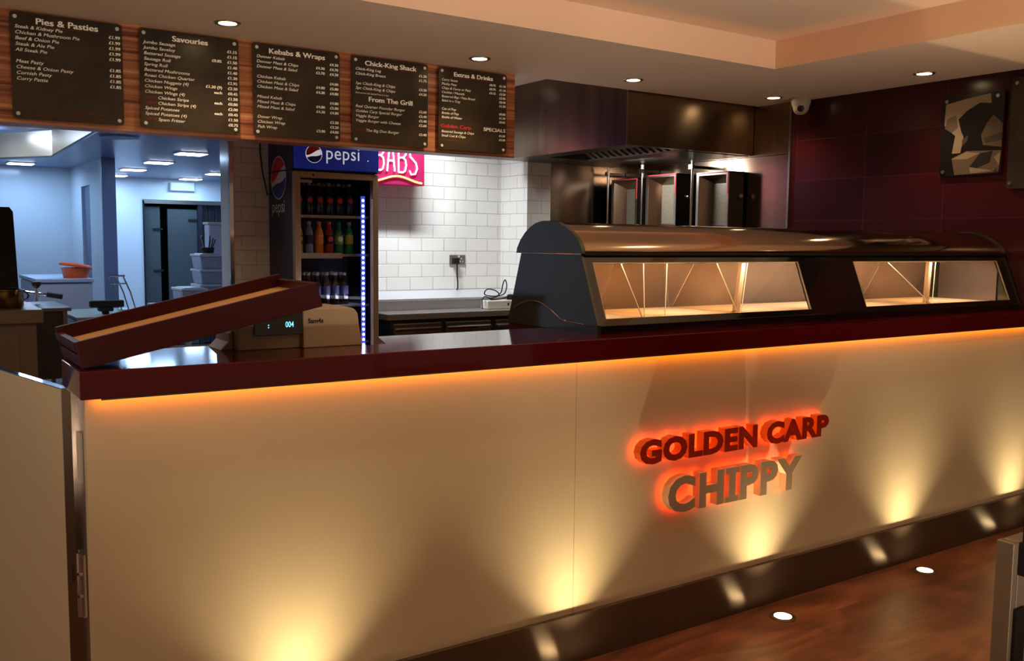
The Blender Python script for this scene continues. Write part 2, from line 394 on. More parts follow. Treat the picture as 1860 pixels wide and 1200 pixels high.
# raised letters
SIGNFACE = mat('sign_dark_red', (176, 40, 24), .35); SIGNSIDE = mat('sign_amber_side', (176, 66, 20), .35, emit=.25, ecol=(255, 84, 16))
SIGNGREY = mat('sign_grey_face', (186, 162, 138), .4); SIGNWHITE = mat('sign_pale_side', (222, 196, 160), .4)
HALO = mat('halo_led', (255, 76, 14), .5, emit=4.5, ecol=(255, 70, 10))
def sign_word(root, word, x0, x1, z0, capz, face, side, off, depth=.036):
    # measured first, then scaled to fill x0..x1
    sp = 1.16 if word == 'CHIPPY' else 1.08
    t = MB(); t.text(word, 1, face, Matrix.Identity(4), 0, off, space=sp)
    xs = [v[0] for v in t.v]; ys = [v[1] for v in t.v]
    kx = (x1-x0)/(max(xs)-min(xs)); kz = capz/(max(ys)-min(ys)); xmin = min(xs); ymin = min(ys)
    # per letter advance by measuring growing prefixes
    prev_right = None
    for i, ch in enumerate(word):
        if ch == ' ': continue
        a = MB().text(word[:i+1], 1, face, Matrix.Identity(4), 0, off, space=sp)
        one = MB().text(ch, 1, face, Matrix.Identity(4), .5, off)
        if ch == 'I':      # slab serifs
            ix = [v[0] for v in one.v]; iz = [v[1] for v in one.v]; a0, a1, b0, b1 = min(ix), max(ix), min(iz), max(iz); w_ = .09; h_ = .13
            one = MB().prism([(a0-w_, b0, -.5), (a1+w_, b0, -.5), (a1+w_, b0+h_, -.5), (a1, b0+h_, -.5), (a1, b1-h_, -.5), (a1+w_, b1-h_, -.5), (a1+w_, b1, -.5), (a0-w_, b1, -.5), (a0-w_, b1-h_, -.5), (a0, b1-h_, -.5), (a0, b0+h_, -.5), (a0-w_, b0+h_, -.5)], (0, 0, 1), face)
            one_dx = w_
        else: one_dx = 0
        dx = max(v[0] for v in a.v)-max(v[0] for v in one.v)+one_dx
        mb = MB(); yb = PY-.018
        vs = []
        for v in one.v:
            X = x0+((v[0]+dx)-xmin)*kx; Z = z0+(v[1]-ymin)*kz; Y = yb-depth if v[2] > 0 else yb
            vs.append((X, Y, Z))
        mb.v = vs; mb.f = one.f; mb.mats = [side, face, HALO]; mb.sm = [False]*len(one.f)
        mi = []
        for f in one.f:
            yy = [vs[k][1] for k in f]
            mi.append(1 if max(yy) < yb-depth+1e-4 else (2 if min(yy) > yb-1e-4 else 0))
        mb.mi = mi
        mb.build('letter', root)
s1 = thing('illuminated_sign', 'upper sign line GOLDEN CARP in dark red raised letters with amber halo', 'sign', (2.78, PY-.03, .69))
sign_word(s1, 'GOLDEN CARP', 2.255, 3.325, .692, .094, SIGNFACE, SIGNSIDE, .055)
s2 = thing('illuminated_sign', 'lower sign line CHIPPY in larger grey raised letters with amber halo', 'sign', (2.78, PY-.03, .48))
sign_word(s2, 'CHIPPY', 2.40, 3.16, .487, .142, SIGNGREY, SIGNWHITE, .045)

# floor uplights
def uplight(i, x, y, lab):
    t = thing('floor_uplight', lab, 'light', (x, y, 0), 'recessed floor lights before the counter')
    MB().lathe([(.052, 0), (.052, .004), (.036, .006), (.036, 0)], (x, y, 0), M_ring, 28, caps=False).build('ring', t)
    part(MB().lathe([(.034, .001), (.034, .003)], (x, y, 0), M_glow, 28).build('lens', t), 'glowing lens')
names = ['recessed floor light farthest left along the counter', 'recessed floor light under the left half of the counter',
         'round glowing floor light in front of the CHIPPY sign', 'round glowing floor light right of the sign, nearer the wall', 'recessed floor light closest to the right wall']
for i, (x, y) in enumerate(FLOORLIGHTS): uplight(i, x, y, names[i])
dn = ['round ceiling downlight at the far left, above the first menu', 'round ceiling downlight above the Savouries menu board', 'round ceiling downlight above the Extras & Drinks menu',
      'round ceiling downlight above the middle of the steel extractor hood', 'round ceiling downlight beside the right end of the hood', 'round ceiling downlight near the dark red wall']
for i, (x, y) in enumerate(DOWNLIGHTS):
    t = thing('ceiling_downlight', dn[i] if i < 6 else '', 'light', (x, y, SOF), 'recessed ceiling downlights')
    if i >= 6: t['label'] = 'recessed ceiling downlight over the customer floor'
    MB().lathe([(.058, SOF), (.055, SOF-.006), (.040, SOF-.004), (.040, SOF)], (x, y, 0), M_ring, 28, caps=False).build('ring', t)
    part(MB().lathe([(.038, SOF-.003), (.038, SOF-.001)], (x, y, 0), M_glow, 28).build('lens', t), 'glowing lens')

# ================================================================== RAISED FLAP BOX
def flap():
    x0, z0 = .412, 1.166; ang = math.atan2(.141, .640); Lh = .66
    ca, sa = math.cos(ang), math.sin(ang)
    t = thing('counter_flap', 'dark red open topped flap box tilted up against the till', 'counter flap', (x0, 2.55, z0))
    def P(s_, y, h): return (x0+s_*ca-h*sa, y, z0+s_*sa+h*ca)
    ya, yb = 2.545, 2.86; H = .072; th = .016
    def bx(s0, s1, y0, y1, h0, h1, mt, mb):
        mb.hexa([P(s0, y0, h0), P(s1, y0, h0), P(s1, y1, h0), P(s0, y1, h0), P(s0, y0, h1), P(s1, y0, h1), P(s1, y1, h1), P(s0, y1, h1)], mt)
    for nm, a in (('front_board', (0, Lh, ya, ya+th)), ('back_board', (0, Lh, yb-th, yb)), ('end_board', (Lh-th, Lh, ya+th, yb-th))):
        mb = MB(); bx(a[0], a[1], a[2], a[3], 0, H+(.014 if nm == 'back_board' else 0), M_maroon_in, mb); mb.build(nm, t, bevel=.002)
    # left end with rounded lip and a groove
    mb = MB(); bx(0, th, ya+th, yb-th, 0, .034, M_maroon_in, mb); bx(.004, th, ya+th, yb-th, .034, .05, M_maroon_in, mb); bx(-.004, th, ya+.001, yb-.001, .05, H, M_maroon_in, mb)
    part(mb.build('end_board', t, bevel=.005, seg=4), 'end board with rounded lip and groove')
    mb = MB(); bx(th, Lh-th, ya+th, yb-th, .036, .048, M_ply, mb)
    part(mb.build('base_board', t), 'pale wooden inner board')
flap()

# ================================================================== TILL
def till():
    M_till = mat('cream_plastic', (182, 162, 136), .45, var=.05, vscale=(6, 6, 6))
    t = thing('cash_register', 'cream cash register with small black customer display, on the counter under the flap', 'till', (1.07, 2.86, 1.165))
    # main housing: rounded profile in XZ, depth in Y
    def prof(x0, x1, z1, r):
        p = [(x0, 1.165), (x1+.012, 1.165), (x1, 1.235)]
        for k in range(7):
            a = math.radians(0+90*k/6); p.append((x1-r+r*math.cos(a)-.002, z1-r+r*math.sin(a)))
        p += [(x0, z1)]
        return p
    mb = MB(); mb.prism([(x, 2.745, z) for x, z in prof(1.075, 1.262, 1.287, .032)], (0, .20, 0), M_till)
    mb.build('housing', t, bevel=.003)
    mb = MB(); mb.box((.875, 2.765, 1.165), (1.0745, 2.94, 1.262), M_till)
    mb.build('lower_housing', t, bevel=.004)
    mb = MB(); mb.prism([(.835, 2.80, 1.165), (.874, 2.80, 1.165), (.874, 2.80, 1.225), (.862, 2.80, 1.215), (.860, 2.80, 1.19)], (0, .13, 0), M_till)
    mb.build('foot', t, bevel=.003)
    mb = MB(); mb.box((.925, 2.752, 1.208), (1.078, 2.764, 1.284), M_black)
    part(mb.build('customer_display', t, bevel=.002), 'black display window')
    M_dig = mat('cyan_digits', (120, 225, 255), .5, emit=2.0)
    dsp = MB(); dsp.text('004', .025, M_dig, facing((1.020, 2.7505, 1.232)), sx=.72); dsp.text(':', .020, M_dig, facing((.965, 2.7505, 1.232)), 0, .0006)
    part(dsp.build('digits', t), 'glowing cyan digits 004')
    mb = MB(); mb.text('Sam4s', .020, M_blackm, facing((1.090, 2.7442, 1.242)), 0, .0007)
    part(mb.build('brand_lettering', t), 'small black lettering')
till()

# ================================================================== HEATED DISPLAY
def display():
    X0, X1 = 2.18, 5.10; Z0 = 1.1655
    M_inner = mat('display_inner_panel', (136, 118, 104), .22, metal=.7, var=.1, vscale=(3, 3, 3))
    M_tray = mat('display_tray', (206, 176, 140), .4, metal=.3)
    M_dglass = mat('display_front_glass', (255, 252, 248), .02, trans=1, ior=1.15)
    t = thing('heated_food_display', 'long curved top hot food display cabinet with two lit windows on the counter', 'display cabinet', (3.6, 2.95, Z0))
    mb = MB(); mb.box((X0, 2.650, Z0), (X1, 3.24, 1.197), M_black); mb.build('plinth', t, bevel=.003)
    # front frame, leaning back
    def F(x, v, off=0):   # v 0..1 up the slope
        y = 2.655+(.105)*v; z = 1.197+.258*v
        n = Vector((0, -.258, .105)).normalized()
        return (x, y-n.y*-off, z+n.z*off) if False else (x, y+n.y*off, z+n.z*off)
    def slab(x0, x1, v0, v1, mt, mb, o0=0, o1=.016):
        mb.hexa([F(x0, v0, -o1), F(x1, v0, -o1), F(x1, v0, o0), F(x0, v0, o0), F(x0, v1, -o1), F(x1, v1, -o1), F(x1, v1, o0), F(x0, v1, o0)], mt)
    g = [(2.215, 3.385), (3.775, 5.02)]
    mb = MB(); slab(X0, X1, 0, .085, M_black, mb); slab(X0, X1, .885, 1.0, M_black, mb)
    slab(X0, g[0][0], .085, .885, M_black, mb); slab(g[0][1], g[1][0], .085, .885, M_black, mb); slab(g[1][1], X1, .085, .885, M_black, mb)
    part(mb.build('front_frame', t), 'black glossy front frame')
    M_gedge = mat('glass_edge', (170, 148, 116), .3)
    for a, b in g:
        mb = MB(); slab(a, b, .085, .885, M_dglass, mb, -.004, .008); w = mb.build('front_glass', t)
        mb = MB(); slab(a, a+.004, .085, .885, M_gedge, mb, .001, .004); slab(b-.005, b, .085, .885, M_gedge, mb, .001, .004); slab(a, b, .877, .885, M_gedge, mb, .001, .004)
        part(mb.build('glass_edge', w), 'bright polished glass edge')
    # curved roof (mirror finish)
    prof = [(2.752, 1.462), (2.757, 1.476), (2.772, 1.497), (2.795, 1.518), (2.825, 1.538), (2.862, 1.556), (2.905, 1.570), (2.95, 1.577), (2.995, 1.577), (3.04, 1.569), (3.08, 1.553), (3.115, 1.530), (3.145, 1.503), (3.170, 1.468)]
    inner = [(y*.985+.0445, z-.010) for y, z in prof[::-1]]
    mb = MB(); mb.prism([(X0+.006, y, z) for y, z in prof+inner], (X1-X0-.006, 0, 0), M_mirror, smooth=True)
    part(mb.build('curved_roof', t), 'mirror polished curved roof')
    mb = MB(); mb.box((X0, 2.746, 1.453), (X1, 2.775, 1.463), M_blackm); mb.build('roof_seal', t)
    # end panels
    M_end = mat('smoked_end_glass', (46, 46, 30), .06, spec=.9, coat=.5)
    for sx, nm in ((X0-.012, 'left'), (X1, 'right')):
        body = [(2.650, Z0), (2.652, 1.197), (2.757, 1.455), (3.150, 1.455), (3.235, 1.197), (3.245, Z0)]
        mb = MB(); mb.prism([(sx, y, z) for y, z in body], (.012, 0, 0), M_end)
        part(mb.build('end_panel', t), 'dark glass end panel')
        dome = [(2.746, 1.458)]+[(y+(-.004 if y < 2.97 else .006), z+.006) for y, z in prof]+[(3.180, 1.455)]
        mb = MB(); mb.prism([(sx-.004, y, z) for y, z in dome], (.018, 0, 0), M_end)
        part(mb.build('roof_end_cap', t), 'rounded dark glass roof end')
    # silver arched line on the left end
    arc = [(X0-.014, 3.195-.47*u, 1.195+.062*math.sin(PI*min(1, u*1.25+.12))+.012*(1-u)) for u in [k/16 for k in range(17)]]
    part(MB().tube(arc, .0022, M_chrome, 6).build('arched_line', t), 'thin silver arched line on the end panel')
    # inside
    mb = MB(); mb.box((X0+.002, 2.68, 1.197), (X1-.002, 3.22, 1.203), M_tray)
    for k in range(24):
        mb.box((X0+.05, 2.72+k*.02, 1.203), (X1-.05, 2.724+k*.02, 1.206), M_tray)
    part(mb.build('display_tray', t), 'pale lit serving tray')
    mb = MB(); mb.hexa([(X0+.01, 3.20, 1.203), (X1-.01, 3.20, 1.203), (X1-.01, 3.212, 1.203), (X0+.01, 3.212, 1.203), (X0+.01, 3.125, 1.455), (X1-.01, 3.125, 1.455), (X1-.01, 3.137, 1.455), (X0+.01, 3.137, 1.455)], M_inner)
    part(mb.build('back_panel', t), 'brown reflective back panel')
    mb = MB(); mb.box((X1-.012, 2.78, 1.203), (X1-.004, 3.12, 1.45), M_inner); mb.build('inner_end_panel', t)
    mb = MB(); mb.box((X0+.004, 2.78, 1.203), (X0+.012, 3.12, 1.45), M_inner); mb.build('inner_end_panel', t)
    # glass dividers, upright and leaning
    M_div = mat('divider_glass', (255, 240, 220), .03, trans=1, ior=1.2)
    def divider(xb, xt, ya=2.76, yb=3.12):
        mb = MB(); th = .006
        mb.hexa([(xb, ya, 1.205), (xb+th, ya, 1.205), (xb+th, yb+.06, 1.205), (xb, yb+.06, 1.205), (xt, ya+.06, 1.445), (xt+th, ya+.06, 1.445), (xt+th, yb, 1.445), (xt, yb, 1.445)], M_div)
        o = mb.build('divider', t)
        mb = MB(); mb.tube([(xb+.003, ya-.001, 1.206), (xt+.003, ya+.059, 1.444)], .002, M_gedge, 6); part(mb.build('divider_edge', o), 'bright divider edge')
    for xb, xt in ((2.48, 2.40), (2.49, 2.53), (2.60, 2.66), (3.02, 2.93), (3.04, 3.14), (4.44, 4.10), (4.45, 4.56)): divider(xb, xt)
    M_tan = mat('tan_divider', (156, 128, 98), .4)
    for x, xt in ((3.045, 3.145), (4.455, 4.565)):
        mb = MB(); mb.hexa([(x+.01, 2.80, 1.205), (x+.035, 2.80, 1.205), (x+.035, 2.82, 1.205), (x+.01, 2.82, 1.205), (xt+.01, 2.86, 1.445), (xt+.035, 2.86, 1.445), (xt+.035, 2.88, 1.445), (xt+.01, 2.88, 1.445)], M_tan)
        part(mb.build('divider_post', t), 'tan divider post')
display()

# ================================================================== MENU BOARDS
M1 = ([('Pies & Pasties', .030)],
      [('Steak & Kidney Pie', ['£1.99']), ('Chicken & Mushroom Pie', ['£1.99']), ('Beef & Onion Pie', ['£1.99']), ('Steak & Ale Pie', ['£1.99']), ('All Steak Pie', ['£1.99']), None,
       ('Meat Pasty', ['£1.85']), ('Cheese & Onion Pasty', ['£1.85']), ('Cornish Pasty', ['£1.85']), ('Curry Pattie', ['£1.85'])])
S_ = lambda a, *p: (a, list(p))
M2 = [S_('Jumbo Sausage', '£1.15'), S_('Jumbo Saveloy', '£1.15'), S_('Battered Sausage', '£0.85', '£1.50'), S_('Sausage Roll', '£1.40'), S_('Spring Roll', '£1.40'), S_('Battered Mushrooms', '£1.30'),
      S_('Roast Chicken Quarter', '£2.95'), S_('Chicken Nuggets (4)', '£1.30 (9)', '£2.20'), S_('Chicken Wings', 'each', '£0.45'), S_('Chicken Wings (4)', '£1.50'), S_('NEW Chicken Strips', 'each', '£0.80'),
      S_('NEW Chicken Strips (4)', '£2.00'), S_('Spiced Potatoes', 'each', '£0.45'), S_('Spiced Potatoes (4)', '£1.50'), S_('NEW Spam Fritter', '£0.75')]
M3 = [S_('Donner Kebab', '£4.30'), S_('Donner Meat & Chips', '£4.30', '£4.70'), S_('Donner Meat & Salad', '£3.70', '£4.30'), None, S_('Chicken Kebab', '£4.80'), S_('Chicken Meat & Chips', '£4.80', '£5.80'), S_('Chicken Meat & Salad', '£4.30', '£4.80'), None,
      S_('Mixed Kebab', '£4.80'), S_('Mixed Meat & Chips', '£4.80', '£5.80'), S_('Mixed Meat & Salad', '£4.30', '£4.80'), None, S_('Doner Wrap', '£3.20'), S_('Chicken Wrap', '£3.20'), S_('Fish Wrap', '£3.00', '£4.00')]
M4a = [S_('Chick-King Leg', '£1.30'), S_('Chick-King Breast', '£1.75'), None, S_('1pc Chick-King & Chips', '£3.20'), S_('2pc Chick-King & Chips', '£4.20')]
M4b = [S_('Real Quarter Pounder Burger', '£2.60'), S_('Golden Carp Special Burger', '£3.40'), S_('Veggie Burger', '£2.40'), S_('Veggie Burger with Cheese', '£2.60'), None, S_('NEW The Big Don Burger', '£3.40')]
M5a = [S_('Curry Sauce', '£0.75', '£1.10'), S_('Mushy Peas', '£0.75', '£1.10'), S_('Chips & Curry or Peas', '£3.15', '£3.50'), S_('Cockles / Mussels', '£2.05'), S_('Buttered Bap / Pitta Bread', '£0.40'), S_('Salad in a Tray', '£1.20'), None,
       S_('Can of Pop', '£0.80'), S_('Bottle of Pop', '£1.30'), S_('Bottle of Water', '£0.85')]
M5b = [S_('Battered Sausage & Chips', '£3.20'), S_('Small Cod & Chips', '£3.50')]
def rows_of(items, x0, x1, z, dz, it, pr, yf, size=.0195, red=None, condense=1.2):
    for r in items:
        if r:
            name = r[0]; xx = x0
            if name.startswith('NEW '):
                red.text('NEW', size*.95, M_redd, facing((x0, yf, z)), shear=.3, sx=condense, bold=.0004); xx = x0+size*2.9; name = name[4:]
            it.text(name, size, M_chalk, facing((xx, yf, z)), shear=.22, sx=condense, bold=.0003)
            for k, p in enumerate(r[1][::-1]):
                pr.text(p, size*.92, M_chalk, facing((x1-k*size*3.75, yf, z)), align='RIGHT', sx=1.16, bold=.0009)
        z -= dz
    return z
def board(i, x0, x1, lab):
    z0, z1 = 1.998, 2.438; yb, yf = 4.512, 4.506; cx, cz = (x0+x1)/2, (z0+z1)/2
    t = thing('menu_board', lab, 'menu board', (cx, yb, z0), 'menu boards along the wooden fascia')
    mb = MB(); mb.prism([(cx+a, yf, cz+b) for a, b in rrect(x1-x0, z1-z0, .014)], (0, .006, 0), M_board); mb.build('panel', t)
    for a, b in ((x0+.02, z1-.02), (x1-.02, z1-.02), (x0+.02, z0+.02), (x1-.02, z0+.02)):
        part(MB().lathe([(.0075, yf-.005), (.0085, yf-.002), (.0085, 4.53)], (a, 0, b), M_white, 14, axis='Y').build('screw_cap', t), 'pale metal screw cap')
    hd, it, pr, rd = MB(), MB(), MB(), MB(); y = yf-.0006; xa, xb = x0+.018, x1-.008
    def head(s_, z, size=.031, ul=True):
        n = len(hd.v); hd.text(s_, size*1.1, M_chalk, facing((cx, y, z)), align='CENTER', sx=1.24, bold=.0014)
        xs = [v[0] for v in hd.v[n:]]
        if ul: rd.box((min(xs), y-.0003, z-.0075), (max(xs), y, z-.0055), M_redd)
    if i == 0:
        head('Pies & Pasties', 2.395, .033); rows_of(M1[1], xa, xb, 2.372, .0238, it, pr, y, red=rd, size=.020)
        rd.text('Customers requiring info on allergens please ask a', .0125, M_redd, facing((cx, y, 2.036)), align='CENTER', shear=.3, sx=1.1)
        rd.text('member of staff for any assistance you may need', .0125, M_redd, facing((cx, y, 2.014)), align='CENTER', shear=.3, sx=1.1)
    if i == 1: head('Savouries', 2.395, .031); rows_of(M2, xa, xb, 2.372, .0243, it, pr, y, red=rd)
    if i == 2: head('Kebabs & Wraps', 2.395, .031); rows_of(M3, xa, xb, 2.370, .0238, it, pr, y)
    if i == 3:
        head('Chick-King Shack', 2.395, .031); rows_of(M4a, xa, xb, 2.368, .024, it, pr, y)
        it.text('Each served with Special Fries or a bap', .012, M_chalk, facing((xa, y, 2.250)), 0, 0, shear=.3)
        head('From The Grill', 2.214, .031, False); rows_of(M4b, xa, xb, 2.180, .024, it, pr, y, red=rd)
    if i == 4:
        head('Extras & Drinks', 2.395, .029); rows_of(M5a, xa, xb, 2.366, .0222, it, pr, y, size=.0178, condense=1.12)
        rd.text('Golden Carp', .027, M_red, facing((xa-.006, y, 2.116)), sx=1.36, bold=.001)
        hd.text('SPECIALS', .027, M_chalk, facing((x1-.006, y, 2.116)), align='RIGHT', sx=1.36, bold=.0012)
        rows_of(M5b, xa, xb, 2.090, .0225, it, pr, y, size=.0178, condense=1.12)
        rd.text('Served with Chips & Curry or a Bap', .0115, M_redd, facing((xa, y, 2.046)), 0, 0, shear=.3)
    part(hd.build('heading', t), 'bold cream heading'); part(it.build('item_lettering', t), 'slanted cream item names')
    part(pr.build('price_lettering', t), 'bold cream prices')
    if rd.v: part(rd.build('red_lettering', t), 'dull red lettering')
bl = ['dark menu board headed Pies & Pasties, first on the left', 'dark menu board headed Savouries', 'dark menu board headed Kebabs & Wraps', 'dark menu board headed Chick-King Shack and From The Grill', 'dark menu board headed Extras & Drinks, at the fascia end']
for i, (a, b) in enumerate(((.491, .934), (1.006, 1.456), (1.524, 1.972), (2.039, 2.480), (2.546, 2.988))): board(i, a, b, bl[i])

# ================================================================== EXTRACTOR HOOD
def hood():
    t = thing('extractor_hood', 'large brushed steel extractor hood over the kebab grills', 'extractor hood', (4.5, 5.3, 2.12))
    x0, x1, y0, y1, z0, z1 = 3.94, W-.025, 4.56, 6.025, 2.118, 2.64
    mb = MB(); mb.box((x0, y0, z0), (x1, y0+.012, z1), M_steel)
    part(mb.build('front_skirt', t), 'brushed steel front skirt')
    mb = MB(); mb.box((x0, y0+.012, z0), (x0+.012, y1, z1), mat('brushed_steel_shaded', (104, 90, 76), .26, metal=1, aniso=.6, var=.3, vscale=(9, 9, .3))); mb.build('side_skirt', t)  # shaded copy of the hood steel: darker colour stands in for dimmer reflections
    mb = MB(); mb.box((x0+.012, y1-.012, z0), (x1, y1, z1), M_steeld); mb.build('back_skirt', t)
    mb = MB(); mb.box((x0+.012, y0+.012, z0), (x0+.17, y1-.012, z0+.006), M_steeld); mb.box((x0+.17, y0+.012, z0), (x1, y0+.05, z0+.006), M_steeld); mb.box((x0+.17, y1-.40, z0), (x1, y1-.012, z0+.006), M_steeld)
    mb.hexa([(4.47, y0+.05, 2.116), (4.49, y0+.05, 2.116), (4.49, y1-.4, 2.116), (4.47, y1-.4, 2.116), (4.47, y0+.05, 2.125), (4.49, y0+.05, 2.125), (4.49, y1-.4, 2.125), (4.47, y1-.4, 2.125)], M_steelp)
    mb.hexa([(4.49, y0+.05, 2.114), (x1, y0+.05, 2.114), (x1, y1-.4, 2.114), (4.49, y1-.4, 2.114), (4.49, y0+.05, 2.118), (x1, y0+.05, 2.118), (x1, y1-.4, 2.118), (4.49, y1-.4, 2.118)], M_steeld)
    part(mb.build('underside_tray', t), 'dull grey underside')
    mb = MB(); a, b = Vector((4.11, 0, 2.34)), Vector((4.47, 0, 2.135))
    mb.hexa([(a.x, y0+.05, a.z), (b.x, y0+.05, b.z), (b.x, y1-.4, b.z), (a.x, y1-.4, a.z), (a.x, y0+.05, a.z+.02), (b.x, y0+.05, b.z+.02), (b.x, y1-.4, b.z+.02), (a.x, y1-.4, a.z+.02)], M_steeld)
    n = 14; yy0, yy1 = y0+.06, y1-.42
    for k in range(n):
        y = yy0+(yy1-yy0)*k/n
        mb.hexa([(a.x, y, a.z-.025), (b.x, y, b.z-.010), (b.x, y+.035, b.z-.010), (a.x, y+.035, a.z-.025), (a.x, y, a.z), (b.x, y, b.z), (b.x, y+.035, b.z), (a.x, y+.035, a.z)], M_steelp)
    part(mb.build('baffle_filter', t), 'ribbed metal grease filter')
hood()

# ================================================================== KEBAB GRILLS
M_edgepink = mat('red_frame_glint', (196, 60, 66), .35); M_mesh = mat('grill_mesh', (150, 146, 128), .4, metal=.3, var=.25, vscale=(60, 60, 60))
M_kside = mat('grill_side', (44, 36, 34), .3, metal=.5)
def grill(y0, y1, ztop, lab):
    xf, zb = 4.93, 1.20
    t = thing('kebab_grill', lab, 'kebab grill', (xf+.08, (y0+y1)/2, zb), 'upright kebab grills under the hood')
    xb = 5.09; fw = .045
    mb = MB(); mb.box((xf+.004, y0, zb), (xb, y0+.01, ztop), M_kside); mb.box((xf+.004, y1-.01, zb), (xb, y1, ztop), M_kside); mb.box((xf+.004, y0, ztop-.01), (xb, y1, ztop), M_steelp); mb.box((xf+.004, y0, zb), (xb, y1, zb+.01), M_kside); mb.box((xb-.01, y0, zb), (xb, y1, ztop), M_kside)
    mb.build('casing', t)
    # splayed recess
    ya, yb_, za, zb2 = y0+.02, y1-.02, zb+.02, ztop-.02; ci = .055
    A = [(xf, ya, za), (xf, yb_, za), (xf, yb_, zb2), (xf, ya, zb2)]; B = [(xf+.10, ya+ci, za+ci), (xf+.10, yb_-ci, za+ci), (xf+.10, yb_-ci, zb2-ci), (xf+.10, ya+ci, zb2-ci)]
    mb = MB(); mb.add(A+B, [(0, 1, 5, 4), (1, 2, 6, 5), (2, 3, 7, 6), (3, 0, 4, 7)], M_steel); part(mb.build('splayed_reflector', t), 'steel reflector sides')
    mb = MB(); mb.box((xf+.095, ya+ci, za+ci), (xf+.105, yb_-ci, zb2-ci), M_mesh); mb.box((xf+.088, ya+ci, (za+zb2)/2+.03), (xf+.096, yb_-ci, (za+zb2)/2+.04), M_steelp)
    part(mb.build('burner_panel', t), 'pale burner mesh')
    mb = MB(); mb.box((xf-.004, y0, zb), (xf+.006, y0+.022, ztop), M_steelp); mb.box((xf-.004, y1-.022, zb), (xf+.006, y1, ztop), M_steelp); mb.box((xf-.004, y0+.022, ztop-.022), (xf+.006, y1-.022, ztop), M_steelp); mb.box((xf-.004, y0+.022, zb), (xf+.006, y1-.022, zb+.022), M_steelp)
    fr_ = mb.build('face_frame', t)
    mb = MB(); mb.box((xf-.006, y0+.001, ztop-.16), (xf-.004, y0+.010, ztop-.002), M_edgepink); mb.box((xf-.006, y0+.01, ztop-.010), (xf-.004, y1-.03, ztop-.002), M_edgepink)  # red glints on the steel frame, put in as coloured strips
    part(mb.build('frame_glint', fr_), 'pinkish red glint along the frame edge')
    part(MB().lathe([(.014, y0-.02), (.017, y0-.012), (.012, y0)], (xf+.11, 0, ztop-.17), M_chrome, 14, axis='Y').build('knob', t), 'round chrome knob')
    # skewer post and arm
    mb = MB(); yp = y1+.05; mb.lathe([(.010, 1.20), (.010, 2.06)], (xf, yp, 0), M_steelp, 10); part(mb.build('skewer_post', t), 'thin steel skewer post')
    mb = MB(); mb.lathe([(.008, 2.06), (.014, 2.07), (.010, 2.088), (.014, 2.10), (.004, 2.11)], (xf, yp, 0), M_white, 12); part(mb.build('post_cap', t), 'white post cap')
    mb = MB(); mb.box((xf-.01, yp-.012, 2.045), (5.095, yp+.012, 2.065), M_kside); mb.box((xf-.022, yp-.018, 2.04), (xf+.0, yp+.018, 2.07), M_steelp); mb.build('support_arm', t)
grill(5.57, 5.88, 2.005, 'upright kebab grill farthest from the camera, left of the three')
grill(5.14, 5.47, 2.02, 'middle upright kebab grill of the three')
grill(4.62, 4.93, 2.008, 'nearest upright kebab grill with dark side and knob, on the right')
# worktop carrying the grills
mb = MB(); mb.box((4.45, 4.50, 1.14), (5.09, 6.02, 1.20), M_steelp); mb.box((4.47, 4.54, .1), (5.08, 6.0, 1.14), M_steeld)
for x, y in ((4.5, 4.57), (5.05, 4.57), (4.5, 5.97), (5.05, 5.97)): mb.box((x-.02, y-.02, 0), (x+.02, y+.02, .1), M_steeld)
tag(mb.build('grill_stand'), 'steel stand carrying the kebab grills behind the display', 'stand')

# ================================================================== DRINKS FRIDGE
def globe(mb, M, r, mr, mbl, mw):
    def disc(rad, mt, z):
        mb.add([(rad*math.cos(2*PI*k/40), rad*math.sin(2*PI*k/40), z) for k in range(40)], [list(range(40))], mt, False, M)
    disc(r*1.06, mw, 0)
    # red cap above a wave, blue below, white band between
    def wave(x, s): return s*r*.26 + .34*x + r*.20*math.sin(2.6*x/r)*(1 if s > 0 else -.9)*.6
    n = 28
    for sgn, mt in ((1, mr), (-1, mbl)):
        vs = []; fs = []
        for k in range(n+1):
            x = -r+2*r*k/n; c = math.sqrt(max(r*r-x*x, 0)); wv = wave(x, sgn*(1 if sgn < 0 else .75))
            if sgn > 0: lo, hi = max(-c, min(c, wv)), c
            else: lo, hi = -c, max(-c, min(c, wv))
            vs += [(x, lo, .0006), (x, hi, .0006)]
        for k in range(n): fs.append((2*k, 2*k+2, 2*k+3, 2*k+1))
        mb.add(vs, fs, mt, False, M)
